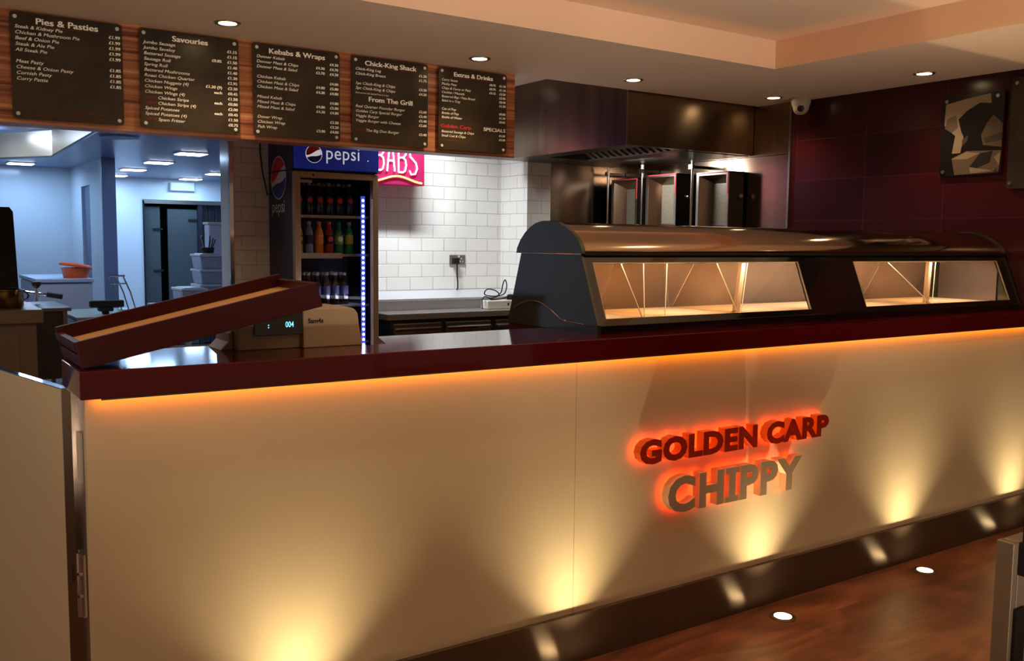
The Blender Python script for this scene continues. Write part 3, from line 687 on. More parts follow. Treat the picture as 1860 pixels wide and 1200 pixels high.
def fridge():
    x0, x1, y0, y1 = 2.262, 2.860, 5.90, 6.39
    t = thing('drinks_fridge', 'tall dark blue glass door drinks fridge with lit header, against the tiled wall', 'drinks fridge', ((x0+x1)/2, 6.15, 0))
    M_in = mat('fridge_interior', (44, 42, 46), .4)
    mb = MB(); mb.box((x0, y0+.05, .06), (x0+.03, y1, 1.955), M_navy); mb.box((x1-.03, y0+.05, .06), (x1, y1, 1.955), M_navy); mb.box((x0+.03, y1-.03, .06), (x1-.03, y1, 1.955), M_in)
    mb.box((x0+.03, y0+.05, 1.925), (x1-.03, y1-.03, 1.955), M_in); mb.box((x0+.03, y0+.05, .06), (x1-.03, y1-.03, .30), M_navy); mb.box((x0+.04, y0+.08, 0), (x1-.04, y1-.03, .06), M_blackm)
    part(mb.build('cabinet', t), 'dark navy cabinet')
    hd = MB(); hd.box((x0+.004, y0-.004, 1.962), (x1+.004, y1, 2.24), M_header); h = part(hd.build('header_box', t, bevel=.004), 'royal blue lit header panel')
    hb = MB(); hb.box((x0-.004, y0+.02, 1.952), (x1+.004, y1, 1.962), M_blackm); hb.build('header_trim', t)
    # left side panel print up to the header
    mb = MB(); mb.box((x0-.002, y0+.03, 1.955), (x0+.004, y1, 2.24), M_navy); mb.build('side_panel', t)
    lg = MB(); globe(lg, facing((2.394, y0-.0055, 2.060)), .055, M_lred, M_lblue, M_lwhite); part(lg.build('header_logo', h), 'round red, white and blue logo'); lg = MB(); lg.text('pepsi', .125, M_lwhite, facing((2.474, y0-.0055, 2.032)), 0, .0, sx=.92, space=1.05); lg.text('.', .06, M_lwhite, facing((2.775, y0-.0055, 2.032)), 0, .001)
    part(lg.build('header_lettering', h), 'white lower case lettering')
    lg = MB(); globe(lg, facing((x0-.003, 6.19, 1.913), '-X'), .138, M_lred, M_lblue, M_lwhite2); lg.text('pepsi', .118, M_lwhite2, facing((x0-.003, 6.325, 1.682), '-X'), 0, .001, sx=1.02)
    part(lg.build('side_logo', t), 'round logo and white lettering on the side')
    # door
    dr = MB(); fw = .040
    dr.box((x0-.002, y0, .32), (x0+fw, y0+.045, 1.945), M_alu); dr.box((x1-fw, y0, .32), (x1+.002, y0+.045, 1.945), M_alu); dr.box((x0+fw, y0, 1.905), (x1-fw, y0+.045, 1.945), M_alu); dr.box((x0+fw, y0, .32), (x1-fw, y0+.045, .37), M_alu)
    d = part(dr.build('door', t, bevel=.003), 'champagne aluminium door frame')
    part(MB().lathe([(.007, y0-.003), (.007, y0)], (2.39, 0, 1.925), M_blackm, 12, axis='Y').build('lock', d), 'small black lock')
    MB().box((x0+fw, y0+.018, .37), (x1-fw, y0+.024, 1.905), M_glass).build('door_glass', d)
    MB().box((x0+.046, y0+.014, 1.872), (x0+.125, y0+.018, 1.892), M_steelp).build('sticker', d)
    for z in (1.660, 1.400, 1.055, .80, .55):
        mb = MB()
        for k in range(14): mb.box((x0+.035, y0+.085+k*.028, z-.008), (x1-.035, y0+.089+k*.028, z-.004), M_steelp)
        mb.box((x0+.035, y0+.075, z-.014), (x1-.035, y0+.081, z+.004), M_steelp)
        s_ = mb.build('wire_shelf', t)
        if z == 1.40:
            part(MB().box((x0+.05, y0+.066, z-.026), (x0+.36, y0+.072, z+.010), M_alu).build('price_rail', s_), 'beige price rail')
    # LED strip
    M_led = mat('led_dot', (220, 230, 255), .5, emit=18); mb = MB(); mb.box((x1-.105, y0+.052, .40), (x1-.075, y0+.058, 1.80), mat('led_backing', (60, 70, 170), .4, emit=1.0))
    k = 1.77
    while k > .45: mb.lathe([(.006, y0+.046), (.009, y0+.052)], (x1-.09, 0, k), M_led, 10, axis='Y'); k -= .0355
    part(mb.build('light_strip', t), 'column of white LED dots')
    area('fridge_led_lamp', (x1-.075, y0+.06, 1.1), (x0+.2, y0+.25, 1.1), 1.6, 1.35, .02, (.75, .82, 1.0), 180).rotation_euler
    return x0, x1, y0
FX0, FX1, FY0 = fridge()
def bottle_proto(name, label, group, liquid, lab1, lab2, cap, loc):
    t = thing(name, label, 'bottle', (0, 0, 0), group)
    mb = MB(); mb.lathe([(.026, 0), (.029, .006), (.029, .05), (.027, .075), (.029, .10), (.029, .14), (.022, .17), (.012, .196), (.012, .210)], (0, 0, 0), liquid, 16); mb.build('body', t)
    mb = MB(); mb.lathe([(.0296, .075), (.0296, .135)], (0, 0, 0), lab1, 16)
    if lab2: mb.lathe([(.018, -.0306), (.018, -.029)], (0, 0, .108), lab2, 16, axis='Y')
    part(mb.build('wrap_label', t), 'printed wrap label')
    mb = MB(); mb.lathe([(.0138, .206), (.0138, .224), (.011, .226)], (0, 0, 0), cap, 14); mb.build('cap', t)
    t.location = loc
    return t
M_cola = mat('cola', (32, 16, 12), .08, spec=.7); M_ora = mat('orange_drink', (200, 116, 30), .15); M_yel = mat('yellow_drink', (168, 150, 40), .15); M_grn = mat('green_bottle', (22, 110, 52), .12); M_redk = mat('red_drink', (150, 40, 30), .15)
M_wat = mat('pale_bottle', (120, 130, 150), .1); M_lab_b = mat('label_dark_blue', (22, 24, 54), .4); M_lab_r = mat('label_red', (206, 44, 40), .4); M_capw = mat('cap_grey', (150, 150, 160), .3); M_labg = mat('label_green', (110, 160, 50), .4); M_lab_o = mat('label_orange', (220, 120, 40), .4); M_pur = mat('purple_label', (60, 56, 110), .4)
def rowfill(protoargs, xs, z, ys, label, group):
    first = None
    for y in ys:
        for x in xs:
            if first is None: first = bottle_proto('drink_bottle', label, group, *protoargs, (x, y, z-.004))
            else: dup(first, (x, y, z-.004))
xs6 = [2.335, 2.408, 2.480, 2.552, 2.624, 2.700]
rowfill((M_cola, M_lab_b, M_lab_r, M_capw), xs6, 1.660, [6.03], 'cola bottle with round red emblem, front row of the top fridge shelf', 'cola bottles front row top shelf')
rowfill((M_cola, M_lab_b, None, M_capw), xs6, 1.660, [6.12], 'cola bottle in the second row of the top fridge shelf', 'cola bottles second row top shelf')
for x, a, lb in ((2.335, (M_yel, M_lab_b, M_lab_o, M_blackm), 'yellow drink bottle at the left of the middle fridge shelf'), (2.408, (M_wat, M_lab_b, None, M_capw), 'clear drink bottle second on the middle fridge shelf'),
                 (2.480, (M_ora, M_lab_o, None, M_lab_o), 'orange drink bottle on the middle fridge shelf, left of the red one'), (2.552, (M_redk, M_blackm, M_lab_r, M_lab_r), 'reddish drink bottle with black label on the middle fridge shelf'),
                 (2.624, (M_grn, M_labg, M_lwhite2, M_grn), 'green drink bottle on the middle fridge shelf, right of the red one'), (2.700, (M_grn, M_yel, None, M_capw), 'green drink bottle with yellow label beside the light strip')):
    bottle_proto('drink_bottle', lb, 'bottles on the middle fridge shelf', *a, (x, 6.03, 1.396))
rowfill((M_cola, M_pur, None, M_capw), [2.33+k*.066 for k in range(6)], 1.055, [6.03, 6.10, 6.17, 6.24], 'dark soft drink bottle with purple label on the lower fridge shelf', 'dark bottles packed on the lower shelf')

# ================================================================== NEON SIGN
def neon():
    M_box = mat('neon_backing', (120, 22, 62), .35, emit=.25, ecol=(190, 20, 80)); M_tube = mat('neon_white_pink', (255, 214, 226), .4, emit=3.2, ecol=(255, 190, 215)); M_ytube = mat('neon_yellow', (255, 226, 90), .4, emit=3.0)
    x0, x1, y0, y1, z0, z1 = 2.872, 3.385, 6.20, 6.385, 1.905, 2.25
    t = thing('neon_sign', 'red box sign with white neon BABS lettering and yellow wave, beside the fridge', 'neon sign', ((x0+x1)/2, 6.3, z0))
    MB().box((x0, y0, z0), (x1, y1, z1), M_box).build('box', t, bevel=.004)
    h = .20; zb = 2.00; y = y0-.012
    def st(pts): return [(a, y, b) for a, b in pts]
    mb = MB(); w = .062
    def let(ch, x, zb, h):
        S = []
        if ch == 'K': S = [[(0, 0), (0, 1)], [(1, 1), (.05, .5), (1, 0)]]
        if ch == 'E': S = [[(1, 1), (0, 1), (0, 0), (1, 0)], [(0, .5), (.8, .5)]]
        if ch == 'B': S = [[(0, 0), (0, 1), (.7, 1), (.95, .86), (.95, .66), (.7, .54), (0, .52)], [(.6, .53), (.9, .45), (1, .25), (.85, .06), (.6, 0), (0, 0)]]
        if ch == 'A': S = [[(0, 0), (.35, 1), (.65, 1), (1, 0)], [(.14, .38), (.86, .38)]]
        if ch == 'S': S = [[(1, .85), (.7, 1), (.25, 1), (.05, .82), (.1, .62), (.85, .4), (1, .2), (.75, 0), (.2, -.02), (0, .12)]]
        for p in S: mb.tube(st([(x+a*w, zb+b*h) for a, b in p]), .0062, M_tube, 8)
    for ch, x, dz in zip('BABS', (2.985, 3.072, 3.165, 3.255), (.004, 0, -.004, -.012)): let(ch, x, zb+dz, h)
    part(mb.build('neon_lettering', t), 'white neon tube letters')
    mb = MB(); mb.tube([(2.66+k*.017, y, 1.945+.022*math.sin((2.66+k*.017-3.05)*2*PI/.42)) for k in range(14, 42)], .006, M_ytube, 8)
    part(mb.build('neon_wave', t), 'yellow neon wavy tube')
neon()

# ================================================================== PREP BENCH, SOCKET, CABLES
def bench():
    x0, x1 = 2.90, 4.19
    t = thing('prep_bench', 'stainless refrigerated prep bench with drawers against the tiled wall', 'prep bench', (3.55, 6.1, 0))
    mb = MB(); mb.prism([(x0, 6.395, .99), (x0, 6.395, 1.118), (x0, 6.10, 1.074), (x0, 6.10, 1.060), (x0, 6.12, 1.055), (x0, 6.12, .99)], (x1-x0, 0, 0), mat('lid_satin', (196, 198, 202), .35, metal=.25))
    part(mb.build('raised_lid', t), 'pale sloping lid')
    mb = MB(); mb.box((x0, 5.84, .945), (x1, 6.395, .990), mat('bench_satin', (150, 146, 142), .3, metal=.5)); mb.build('worktop', t, bevel=.006)
    mb = MB(); mb.box((x0+.05, 5.90, .1), (x1, 6.38, .945), M_steeld); mb.build('body', t)
    for a, b in ((2.965, 3.345), (3.385, 3.77), (3.81, 4.17)):
        for z0_, z1_ in ((.70, .915), (.42, .66)):
            mb = MB(); mb.box((a, 5.865, z0_), (b, 5.90, z1_), M_steelp); dr = mb.build('drawer', t, bevel=.003)
            mb = MB(); mb.prism([(a+.005, 5.865, z1_-.03), (a+.005, 5.848, z1_-.036), (a+.005, 5.846, z1_-.055), (a+.005, 5.865, z1_-.062)], (b-a-.01, 0, 0), M_chrome); part(mb.build('drawer_grip', dr), 'bright steel grip rail')
    for x in (x0+.08, x1-.05):
        for y in (5.93, 6.34): MB().lathe([(.02, 0), (.02, .1)], (x, y, 0), M_blackm, 10).build('leg', t)
bench()
t = thing('wall_socket', 'double wall socket with one black plug on the white tiles', 'socket', (3.78, 6.4, 1.31))
MB().box((3.715, 6.388, 1.315), (3.858, 6.3995, 1.392), mat('socket_plate', (150, 146, 140), .3, metal=.6)).build('face_plate', t, bevel=.003)
for dx in (-.032, .036):
    for (a, b) in ((0, .012), (-.012, -.010), (.012, -.010)):
        MB().box((3.786+dx+a-.003, 6.386, 1.350+b-.005), (3.786+dx+a+.003, 6.3885, 1.350+b+.005), M_white).build('socket_hole', t)
MB().box((3.79, 6.383, 1.372), (3.803, 6.3885, 1.386), M_white).build('switch', t)
mb = MB(); mb.box((3.735, 6.35, 1.322), (3.782, 6.386, 1.368), M_blackm)
mb.tube([(3.758, 6.352, 1.33), (3.757, 6.345, 1.30), (3.760, 6.35, 1.24), (3.772, 6.36, 1.17), (3.774, 6.365, 1.128), (3.772, 6.375, 1.117)], .006, M_blackm, 8)
tag(mb.build('power_plug', bevel=.002), 'black plug with its flex hanging from the wall socket', 'plug')
t = thing('extension_block', 'white extension block lying on the prep bench by the display', 'extension block', (3.92, 6.0, .99))
mb = MB(); mb.box((3.78, 5.93, .991), (4.16, 6.03, 1.055), M_white); mb.build('body', t, bevel=.006)
mb = MB(); mb.box((3.96, 5.926, 1.015), (3.972, 5.9295, 1.035), M_blackm); mb.build('switch', t)
mb = MB(); mb.lathe([(.03, 1.0565), (.032, 1.07), (.026, 1.092), (.012, 1.098)], (4.02, 5.98, 0), M_blackm, 14)
tag(mb.build('black_plug'), 'rounded black plug standing on the white extension block', 'plug')
mb = MB(); random.seed(3)
pts = [(3.72, 5.91, .998), (3.73, 5.93, 1.06), (3.78, 5.97, 1.085), (3.84, 5.98, 1.07), (3.90, 5.96, 1.095), (3.86, 5.95, 1.13), (3.80, 5.97, 1.14), (3.79, 5.99, 1.10), (3.87, 5.99, 1.085), (3.95, 5.97, 1.10), (3.97, 5.96, 1.16), (3.955, 5.96, 1.21), (3.94, 5.97, 1.17), (3.93, 5.98, 1.11), (3.86, 5.97, 1.075), (3.82, 5.96, 1.062), (3.94, 5.98, 1.065), (4.02, 5.98, 1.09)]
sm = []
for i in range(len(pts)-1):
    p0, p1, p2, p3 = [Vector(pts[max(0, min(len(pts)-1, i+k))]) for k in (-1, 0, 1, 2)]
    for k in range(5):
        u = k/5; sm.append(.5*((2*p1)+(p2-p0)*u+(2*p0-5*p1+4*p2-p3)*u*u+(3*p1-p0-3*p2+p3)*u**3))
mb.tube(sm, .0045, M_blackm, 6)
tag(mb.build('power_cable'), 'tangled black cable heaped on the white extension block', 'cable')
mb = MB(); mb.tube([(2.205, 6.385, 2.3), (2.20, 6.38, 2.1), (2.215, 6.375, 1.95), (2.235, 6.375, 1.86), (2.25, 6.38, 1.80)], .005, M_blackm, 6)
tag(mb.build('hanging_cable'), 'thin dark cable hanging on the tiles left of the fridge', 'cable')
mb = MB(); mb.box((2.86, 5.80, 2.57), (3.68, 5.90, 2.625), M_white)
tag(mb.build('batten_light'), 'batten light on the ceiling above the prep bench', 'light')

# ================================================================== RIGHT WALL THINGS
def dome():
    c = (5.02, 4.10)
    t = thing('security_camera', 'white dome security camera at the ceiling corner by the dark red wall', 'security camera', (c[0], c[1], 2.35))
    mb = MB(); mb.lathe([(.062, SOF), (.062, 2.425), (.058, 2.405), (.052, 2.395)], (c[0], c[1], 0), mat('camera_shell', (176, 164, 150), .4), 28); mb.build('housing', t)
    mb = MB(); mb.lathe([(.052, 2.397), (.050, 2.380), (.040, 2.358), (.022, 2.346), (.006, 2.343)], (c[0], c[1], 0), mat('camera_shell', (176, 164, 150), .4), 28); mb.build('dome', t)
    d_ = Vector((-.77, -.62, -.25)).normalized(); p = Vector((c[0], c[1], 2.39))+d_*.040
    M = Matrix.Translation(p) @ d_.to_track_quat('Z', 'Y').to_matrix().to_4x4()
    mb = MB(); mb.lathe([(.022, 0), (.022, .008), (.016, .012)], (0, 0, 0), M_blackm, 18, M=M); part(mb.build('lens', t), 'dark lens')
dome()
# framed photo of people preparing food
def photo():
    z0, z1, y0, y1 = 1.900, 2.350, 2.797, 3.158
    t = thing('wall_picture', 'black and white photo panel of hands preparing food, on the dark red wall', 'picture', (W, (y0+y1)/2, z0))
    M_ph = [mat('photo_tone_%s' % n, c, .25) for n, c in (('black', (22, 18, 16)), ('dark', (40, 34, 30)), ('mid', (96, 80, 66)), ('pale', (138, 118, 98)), ('soft', (70, 60, 50)))]
    cy, cz = (y0+y1)/2, (z0+z1)/2
    xf = W-.022
    mb = MB(); mb.prism([(xf, cy+a, cz+b) for a, b in rrect(y1-y0, z1-z0, .016)], (.005, 0, 0), M_ph[0]); mb.build('panel', t)
    Wd, Hd = y1-y0, z1-z0
    def poly(pts, k, lay):  # u 0..1 left to right as seen, v 0..1 top down
        return [(xf-.0004-.0002*lay, y1-u*Wd, z1-v*Hd) for u, v in pts], k
    P_ = [poly([(.06, .10), (.35, .06), (.78, .02), (.80, .14), (.62, .12), (.42, .20), (.28, .30), (.34, .46), (.38, .52), (.34, .72), (.20, .72), (.24, .50), (.12, .42), (.05, .36)], 3, 0),
          poly([(.10, .28), (.24, .24), (.28, .40), (.18, .46), (.06, .40)], 2, 1),
          poly([(.74, .38), (.84, .28), (.99, .40), (.99, .68), (.70, .64), (.66, .52)], 2, 0),
          poly([(.70, .56), (.99, .50), (.99, .60), (.74, .62)], 4, 1),
          poly([(.20, .78), (.44, .70), (.99, .72), (.96, .98), (.26, .99)], 2, 0),
          poly([(.20, .79), (.44, .71), (.66, .74), (.44, .80)], 3, 1),
          poly([(.66, .74), (.86, .72), (.82, .86), (.62, .92), (.50, .90)], 1, 2),
          poly([(.50, .90), (.62, .92), (.88, .96), (.52, .98)], 3, 2),
          poly([(.36, .56), (.46, .50), (.44, .58), (.36, .64)], 4, 3),
          poly([(.88, .80), (.98, .74), (.97, .90)], 3, 3)]
    mb = MB()
    for pts, k in P_: mb.add(pts, [list(range(len(pts)))], M_ph[k])
    part(mb.build('printed_image', t), 'grey printed photo shapes')
    for a, b in ((y1-.029, z1-.029), (y0+.036, z1-.028), (y1-.025, z0+.025), (y0+.036, z0+.027)):
        part(MB().lathe([(.010, -.030), (.011, -.024), (.011, 0)], (W, a, b), M_ring, 14, axis='X').build('screw_cap', t), 'pale metal screw cap')
    # darker board to its right
    t = thing('wall_notice_board', 'plain dark board on the dark red wall, right of the photo panel', 'board', (W, 2.45, 1.83))
    y0, y1, z0, z1 = 2.12, 2.762, 1.815, 2.405; cy, cz = (y0+y1)/2, (z0+z1)/2
    mb = MB(); mb.prism([(W-.022, cy+a, cz+b) for a, b in rrect(y1-y0, z1-z0, .016)], (.005, 0, 0), M_board); mb.build('panel', t)
    for a, b in ((y1-.03, z1-.03), (y1-.02, z0+.03), (y0+.03, z1-.03), (y0+.03, z0+.03)):
        part(MB().lathe([(.010, -.030), (.011, -.024), (.011, 0)], (W, a, b), M_ring, 14, axis='X').build('screw_cap', t), 'pale metal screw cap')
photo()

# ================================================================== FOREGROUND: gate and door on the right
def gate():
    a = math.radians(-11.6); d_ = Vector((math.sin(a), math.cos(a), 0)); n = Vector((d_.y, -d_.x, 0)); p = Vector((.392, 2.76, 0)); zt = 1.09
    t = thing('counter_gate', 'cream half height gate panel at the left end of the counter', 'gate', (p.x, p.y, 0), rz=-a)
    def blk(s0, s1, w0, w1, z0, z1, mt, mb):
        q = [p+d_*s0+n*w0, p+d_*s0+n*w1, p+d_*s1+n*w1, p+d_*s1+n*w0]
        mb.hexa([(v.x, v.y, z0) for v in q]+[(v.x, v.y, z1) for v in q], mt)
    mb = MB(); blk(.004, 1.15, 0, .026, .02, zt-.004, M_cream, mb); part(mb.build('gate_panel', t), 'cream laminate panel')
    mb = MB(); blk(0, .004, 0, .026, .02, zt, M_chrome, mb); blk(.004, 1.15, 0.002, .024, zt-.004, zt, M_chrome, mb); part(mb.build('edge_trim', t), 'mirror steel edge trim')
    mb = MB(); blk(-.004, .0, .008, .018, .55, .60, M_steelp, mb); mb.build('latch', t)
    mb = MB(); blk(.2, .24, .004, .022, 0, .02, M_blackm, mb); blk(1.0, 1.04, .004, .022, 0, .02, M_blackm, mb); mb.build('foot', t)
gate()
def sidedoor():
    t = thing('steel_side_door', 'steel edged low door with black upright post at the right edge', 'door', (1.96, 1.0, 0))
    M_sd = mat('grey_brown_steel', (150, 134, 116), .4, metal=.5)
    mb = MB(); mb.box((1.955, .985, .03), (2.55, 1.02, .885), M_sd); mb.build('leaf', t, bevel=.002)
    mb = MB(); mb.box((1.932, .985, .03), (1.953, 1.022, .885), M_sd); mb.build('edge_stile', t, bevel=.002)
    part(MB().box((1.945, .978, .05), (1.985, .986, .74), M_blackm).build('slot', t), 'black vertical slot')
    mb = MB(); mb.box((1.962, .955, .845), (1.985, .983, 2.1), M_blackm); mb.box((1.952, .955, .815), (1.99, .984, .885), M_blackm); part(mb.build('upright_post', t), 'black upright post')
    mb = MB(); mb.box((1.935, .99, 0), (1.96, 1.015, .03), M_blackm); mb.box((2.5, .99, 0), (2.53, 1.015, .03), M_blackm); mb.build('foot', t)
sidedoor()

# ================================================================== BACK KITCHEN
kn = ['square ceiling panel light nearest the wall corner in the back kitchen', 'second ceiling panel light of the row running away', 'third ceiling panel light of the row, halfway to the far wall', 'small ceiling panel light beside the partition end',
      'ceiling panel light close above the far doorway', 'ceiling panel light seen beside the steel trim', 'ceiling panel light over the left room with the white wall', 'ceiling panel light hidden near the steel canopy', 'ceiling panel light right of the wall corner']
for (x, y), lab in zip(KITCHENLIGHTS, kn):
    t = thing('panel_light', lab, 'light', (x, y, 2.3), 'square panel lights in the back kitchen')
    MB().box((x-.14, y-.14, 2.290), (x+.14, y+.14, 2.2995), M_white).build('frame', t)
    part(MB().box((x-.12, y-.12, 2.284), (x+.12, y+.12, 2.290), M_glowc).build('diffuser', t), 'bright white diffuser')
# canopy over the range, seen from inside
t = thing('range_canopy', 'pale steel canopy hanging over the range at the far left', 'canopy', (.5, 7, 2.1))
q = [(-.2, 5.25), (1.04, 5.30), (1.10, 7.78), (-.2, 10.2)]
mb = MB(); n = len(q)
for i in range(n):
    a, b = Vector((*q[i], 0)), Vector((*q[(i+1) % n], 0)); c = (b-a).normalized(); nn = Vector((c.y, -c.x, 0))*.015
    mb.hexa([(a.x, a.y, 2.1), (b.x, b.y, 2.1), (b.x+nn.x, b.y+nn.y, 2.1), (a.x+nn.x, a.y+nn.y, 2.1), (a.x, a.y, 2.29), (b.x, b.y, 2.29), (b.x+nn.x, b.y+nn.y, 2.29), (a.x+nn.x, a.y+nn.y, 2.29)], mat('canopy_steel', (196, 190, 176), .3, metal=.6))
mb.build('skirt', t)
mb = MB(); mb.tube([(*p_, 2.1) for p_ in [(-.2, 10.2), (1.10, 7.78), (1.04, 5.30)]], .009, M_chrome, 8); part(mb.build('rim', t), 'bright rolled rim')
part(MB().box((.35, 7.9, 2.24), (.75, 8.1, 2.28), M_glowc).build('canopy_lamp', t), 'bright canopy lamp')
area('canopy_area_lamp', (.55, 7.6, 2.22), (.6, 7.8, 0), 9, .4, .2, (1.0, .93, .82))

# range with tall upstand, pot
def range_():
    t = thing('cooking_range', 'stainless cooking range with tall dark backplate at the far left edge', 'range', (.4, 6.9, 0))
    M_rg = mat('range_steel', (150, 134, 116), .35, metal=.6)
    mb = MB(); mb.box((-.4, 6.50, .96), (.835, 8.0, 1.045), M_rg); mb.build('worktop', t, bevel=.004)
    mb = MB(); mb.box((-.38, 6.56, .12), (.80, 7.95, .96), M_rg); mb.build('body', t)
    mb = MB(); mb.box((-.3, 6.53, .62), (.70, 6.56, .90), M_rg); mb.build('drawer', t, bevel=.004)
    for x in (-.3, .75):
        for y in (6.6, 7.9): MB().lathe([(.025, 0), (.025, .12)], (x, y, 0), M_steeld, 12).build('leg', t)
    mb = MB(); mb.prism([(x, 6.95, z) for x, z in ((.30, 1.045), (.755, 1.045), (.735, 1.66), (.715, 1.69), (.30, 1.69))], (0, .05, 0), M_blackm)
    part(mb.build('backplate', t), 'tall dark backplate')
range_()
t = thing('cooking_pot', 'small brassy steel pot standing on the range', 'pot', (.685, 6.75, 1.046))
M_brass = mat('brassy_steel', (150, 120, 70), .2, metal=1)
MB().lathe([(.085, 1.046), (.092, 1.055), (.092, 1.15), (.098, 1.155), (.098, 1.162), (.088, 1.162), (.088, 1.058), (.0, 1.058)], (.665, 6.75, 0), M_brass, 28, caps=False).build('pan', t)
mb = MB(); mb.tube([(.665+.12*math.cos(a), 6.75, 1.12+.05*math.sin(a)) for a in [PI*k/8-PI/2 for k in range(9)]], .006, M_chrome, 6); mb.build('handle', t)
t = thing('swivel_tap', 'small steel tap with black handle behind the range', 'tap', (1.0, 8.1, 1.0))
MB().lathe([(.02, 1.0), (.016, 1.06), (.012, 1.10)], (1.0, 8.1, 0), M_chrome, 12).build('body', t)
part(MB().lathe([(.010, 1.10), (.03, 1.12), (.036, 1.145), (.034, 1.15)], (1.0, 8.1, 0), M_blackm, 14).build('knob', t), 'black round knob')
mb = MB(); mb.tube([(.9, 8.1, 1.075), (1.0, 8.1, 1.06), (1.10, 8.1, 1.045)], .010, M_chrome, 8); mb.build('spout', t)
part(MB().tube([(1.07, 8.1, 1.05), (1.18, 8.1, 1.03)], .022, M_blackm, 8).build('handle_grip', t), 'black grip')
# lower side table behind the range
t = thing('side_table', 'small low steel table beside the range', 'table', (1.0, 8.0, 0))
MB().box((.84, 7.55, .955), (1.16, 8.35, .98), M_steelp).build('table_top', t, bevel=.003)
MB().box((.87, 7.60, .45), (1.13, 8.3, .955), M_steeld).build('cupboard', t)
for x in (.88, 1.12):
    for y in (7.6, 8.28): MB().box((x-.015, y-.015, 0), (x+.015, y+.015, .955), M_steelp).build('leg', t)
# chest freezer and tub
M_fz = mat('freezer_white', (176, 192, 226), .35)
t = thing('chest_freezer', 'white chest freezer under the orange tub in the back kitchen', 'freezer', (1.35, 9.3, 0))
MB().box((1.10, 8.9, .05), (1.545, 10.0, 1.10), M_fz).build('body', t, bevel=.01)
MB().box((1.09, 8.88, 1.105), (1.555, 10.02, 1.14), M_fz).build('lid', t, bevel=.008)
MB().box((1.13, 8.95, 0), (1.52, 9.95, .05), M_blackm).build('plinth', t)
M_tub = mat('orange_tub', (222, 96, 44), .35)
t = thing('orange_tub', 'orange plastic tub with tilted lid on the white freezer', 'tub', (1.43, 9.1, 1.141))
MB().lathe([(.10, 1.141), (.118, 1.225), (.122, 1.23)], (1.432, 9.05, 0), M_tub, 24).build('tub', t)
Mx = Matrix.Translation((1.435, 9.05, 1.245)) @ Matrix.Rotation(math.radians(9), 4, 'Y')
MB().lathe([(.135, -.010), (.138, 0), (.132, .012), (.10, .022), (.02, .026)], (0, 0, 0), M_tub, 24, M=Mx).build('lid', t)
# black phone-like tool and counter with chrome racks
t = thing('back_worktop', 'pale green worktop in the back kitchen behind the raised flap', 'worktop', (1.5, 7.9, 0))
MB().box((1.20, 7.6, .87), (1.75, 8.5, .90), mat('pale_green_top', (150, 176, 176), .3)).build('worktop', t, bevel=.003)
MB().box((1.22, 7.65, .1), (1.73, 8.45, .87), M_steelp).build('cupboard', t)
MB().box((1.24, 7.68, 0), (1.71, 8.4, .1), M_blackm).build('plinth', t)
mb = MB(); mb.box((1.33, 7.80, .955), (1.58, 7.86, 1.01), M_blackm); mb.box((1.39, 7.79, .925), (1.50, 7.87, .955), M_blackm); mb.box((1.42, 7.80, .901), (1.47, 7.86, .925), M_blackm)
tag(mb.build('black_scale_head', bevel=.01), 'black squat appliance head on the pale green worktop', 'appliance')
t = thing('chrome_rack', 'tall chrome wire rack leaning beside the partition end', 'rack', (1.66, 8.2, .901))
mb = MB()
for dx in (0, .055, .11):
    mb.tube([(1.60+dx+.03, 8.15, .905), (1.585+dx+.015, 8.2, 1.05), (1.56+dx, 8.25, 1.17), (1.55+dx, 8.2, 1.185)], .006, M_chrome, 6)
mb.build('upright', t)
mb = MB(); mb.tube([(1.55, 8.2, 1.185), (1.67, 8.2, 1.185)], .008, M_chrome, 6); mb.build('crossbar', t)
MB().tube([(1.56, 8.22, 1.12), (1.69, 8.22, 1.12)], .006, M_chrome, 6).build('crossbar', t)
MB().box((1.60, 8.1, .902), (1.76, 8.2, .914), M_chrome).build('base_bar', t)
# plastic storage boxes at the right
M_clr = mat('cloudy_plastic', (168, 180, 214), .25, var=.2, vscale=(20, 20, 20)); M_lidp = mat('lid_blue_grey', (196, 210, 236), .3)
def tubbox(x, y, z, w, d_, h, lab, rx=0):
    t = thing('storage_box', lab, 'storage box', (x, y, z), 'plastic boxes by the corner trim')
    b0 = .88
    mb = MB(); mb.hexa([(x-w/2*b0, y-d_/2*b0, z), (x+w/2*b0, y-d_/2*b0, z), (x+w/2*b0, y+d_/2*b0, z), (x-w/2*b0, y+d_/2*b0, z), (x-w/2, y-d_/2, z+h), (x+w/2, y-d_/2, z+h), (x+w/2, y+d_/2, z+h), (x-w/2, y+d_/2, z+h)], M_clr); mb.build('tub', t, bevel=.008)
    mb = MB(); mb.box((x-w/2-.008, y-d_/2-.008, z+h), (x+w/2+.008, y+d_/2+.008, z+h+.018), M_lidp); mb.box((x-w/2+.02, y-d_/2+.02, z+h+.018), (x+w/2-.02, y+d_/2-.02, z+h+.024), M_lidp); mb.build('lid', t, bevel=.004)
t = thing('storage_table', 'steel table carrying the plastic boxes behind the corner trim', 'table', (2.15, 8.0, 0))
MB().box((1.93, 7.35, .90), (2.75, 8.6, .93), M_steelp).build('table_top', t)
for x in (1.96, 2.72):
    for y in (7.4, 8.55): MB().box((x-.02, y-.02, 0), (x+.02, y+.02, .90), M_steelp).build('leg', t)
MB().box((1.95, 7.4, .25), (2.73, 8.57, .27), M_steelp).build('shelf', t)
tubbox(2.03, 7.60, .931, .19, .30, .16, 'low plastic storage box with pale ribbed lid, left of the stack')
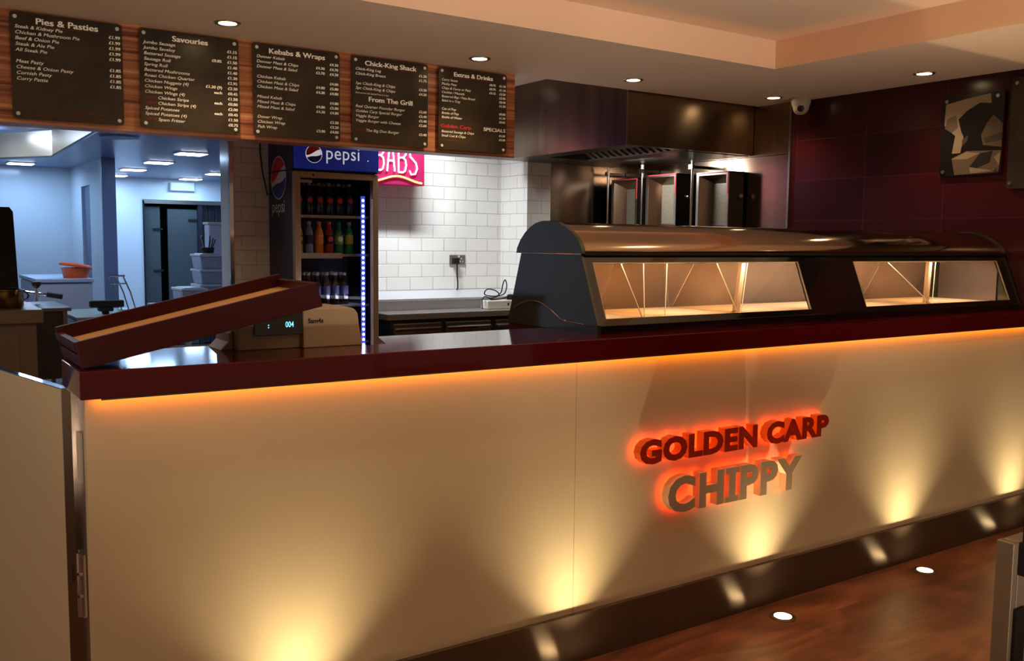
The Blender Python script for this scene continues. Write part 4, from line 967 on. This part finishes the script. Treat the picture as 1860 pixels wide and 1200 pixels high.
tubbox(2.28, 7.95, .931, .20, .28, .17, 'cloudy plastic box at the bottom of the stack')
tubbox(2.28, 7.95, 1.126, .20, .28, .10, 'cloudy plastic box second in the stack')
tubbox(2.28, 7.95, 1.251, .20, .28, .10, 'cloudy plastic box on top of the stack')
random.seed(5)
t = thing('utensil_pot', 'dark bundle of utensils standing on the box stack', 'utensils', (2.27, 7.95, 1.376))
MB().lathe([(.05, 1.377), (.058, 1.42), (.055, 1.425)], (2.28, 7.95, 0), M_blackm, 16).build('pot', t)
for k in range(7):
    a = random.uniform(0, 6.28); r_ = random.uniform(.02, .045)
    MB().tube([(2.28+r_*math.cos(a), 7.95+r_*math.sin(a), 1.40), (2.28+2.2*r_*math.cos(a), 7.95+2*r_*math.sin(a), 1.48+random.uniform(0, .05))], .005, random.choice([M_blackm, M_chrome]), 6).build('utensil', t)
t = thing('paper_towel_roll', 'pale upright dispenser hanging right of the dark doorway', 'dispenser', (2.43, 8.3, 1.45))
t['label'] = 'pale upright box standing behind the utensils near the corner trim'; t['category'] = 'box'
MB().box((2.36, 8.18, .931), (2.50, 8.32, 1.62), M_lidp).build('box', t, bevel=.01)
MB().box((2.35, 8.17, 1.62), (2.51, 8.33, 1.64), M_white).build('lid', t, bevel=.004)
t.name = 'upright_box'
# exit sign box and dome on kitchen
mb = MB(); mb.box((3.34, 13.33, 2.15), (3.66, 13.395, 2.262), mat('exit_box', (176, 200, 210), .3, emit=.3))
t = tag(mb.build('emergency_light', bevel=.005), 'pale emergency light box on the wall above the far doorway', 'emergency light')
# round ceiling vent
mb = MB(); mb.lathe([(.16, 2.299), (.15, 2.285), (.09, 2.28), (.03, 2.27)], (1.62, 8.0, 0), M_kceil, 28)
tag(mb.build('ceiling_vent'), 'round vent in the blue lit ceiling beside the steel canopy', 'vent')
# bucket inside the store
mb = MB(); mb.lathe([(.10, 0.701), (.12, .95)], (3.14, 13.9, 0), mat('dark_red_bucket', (70, 26, 28), .5), 18)
mb.box((2.98, 13.75, 0), (3.3, 14.1, .70), M_frame)
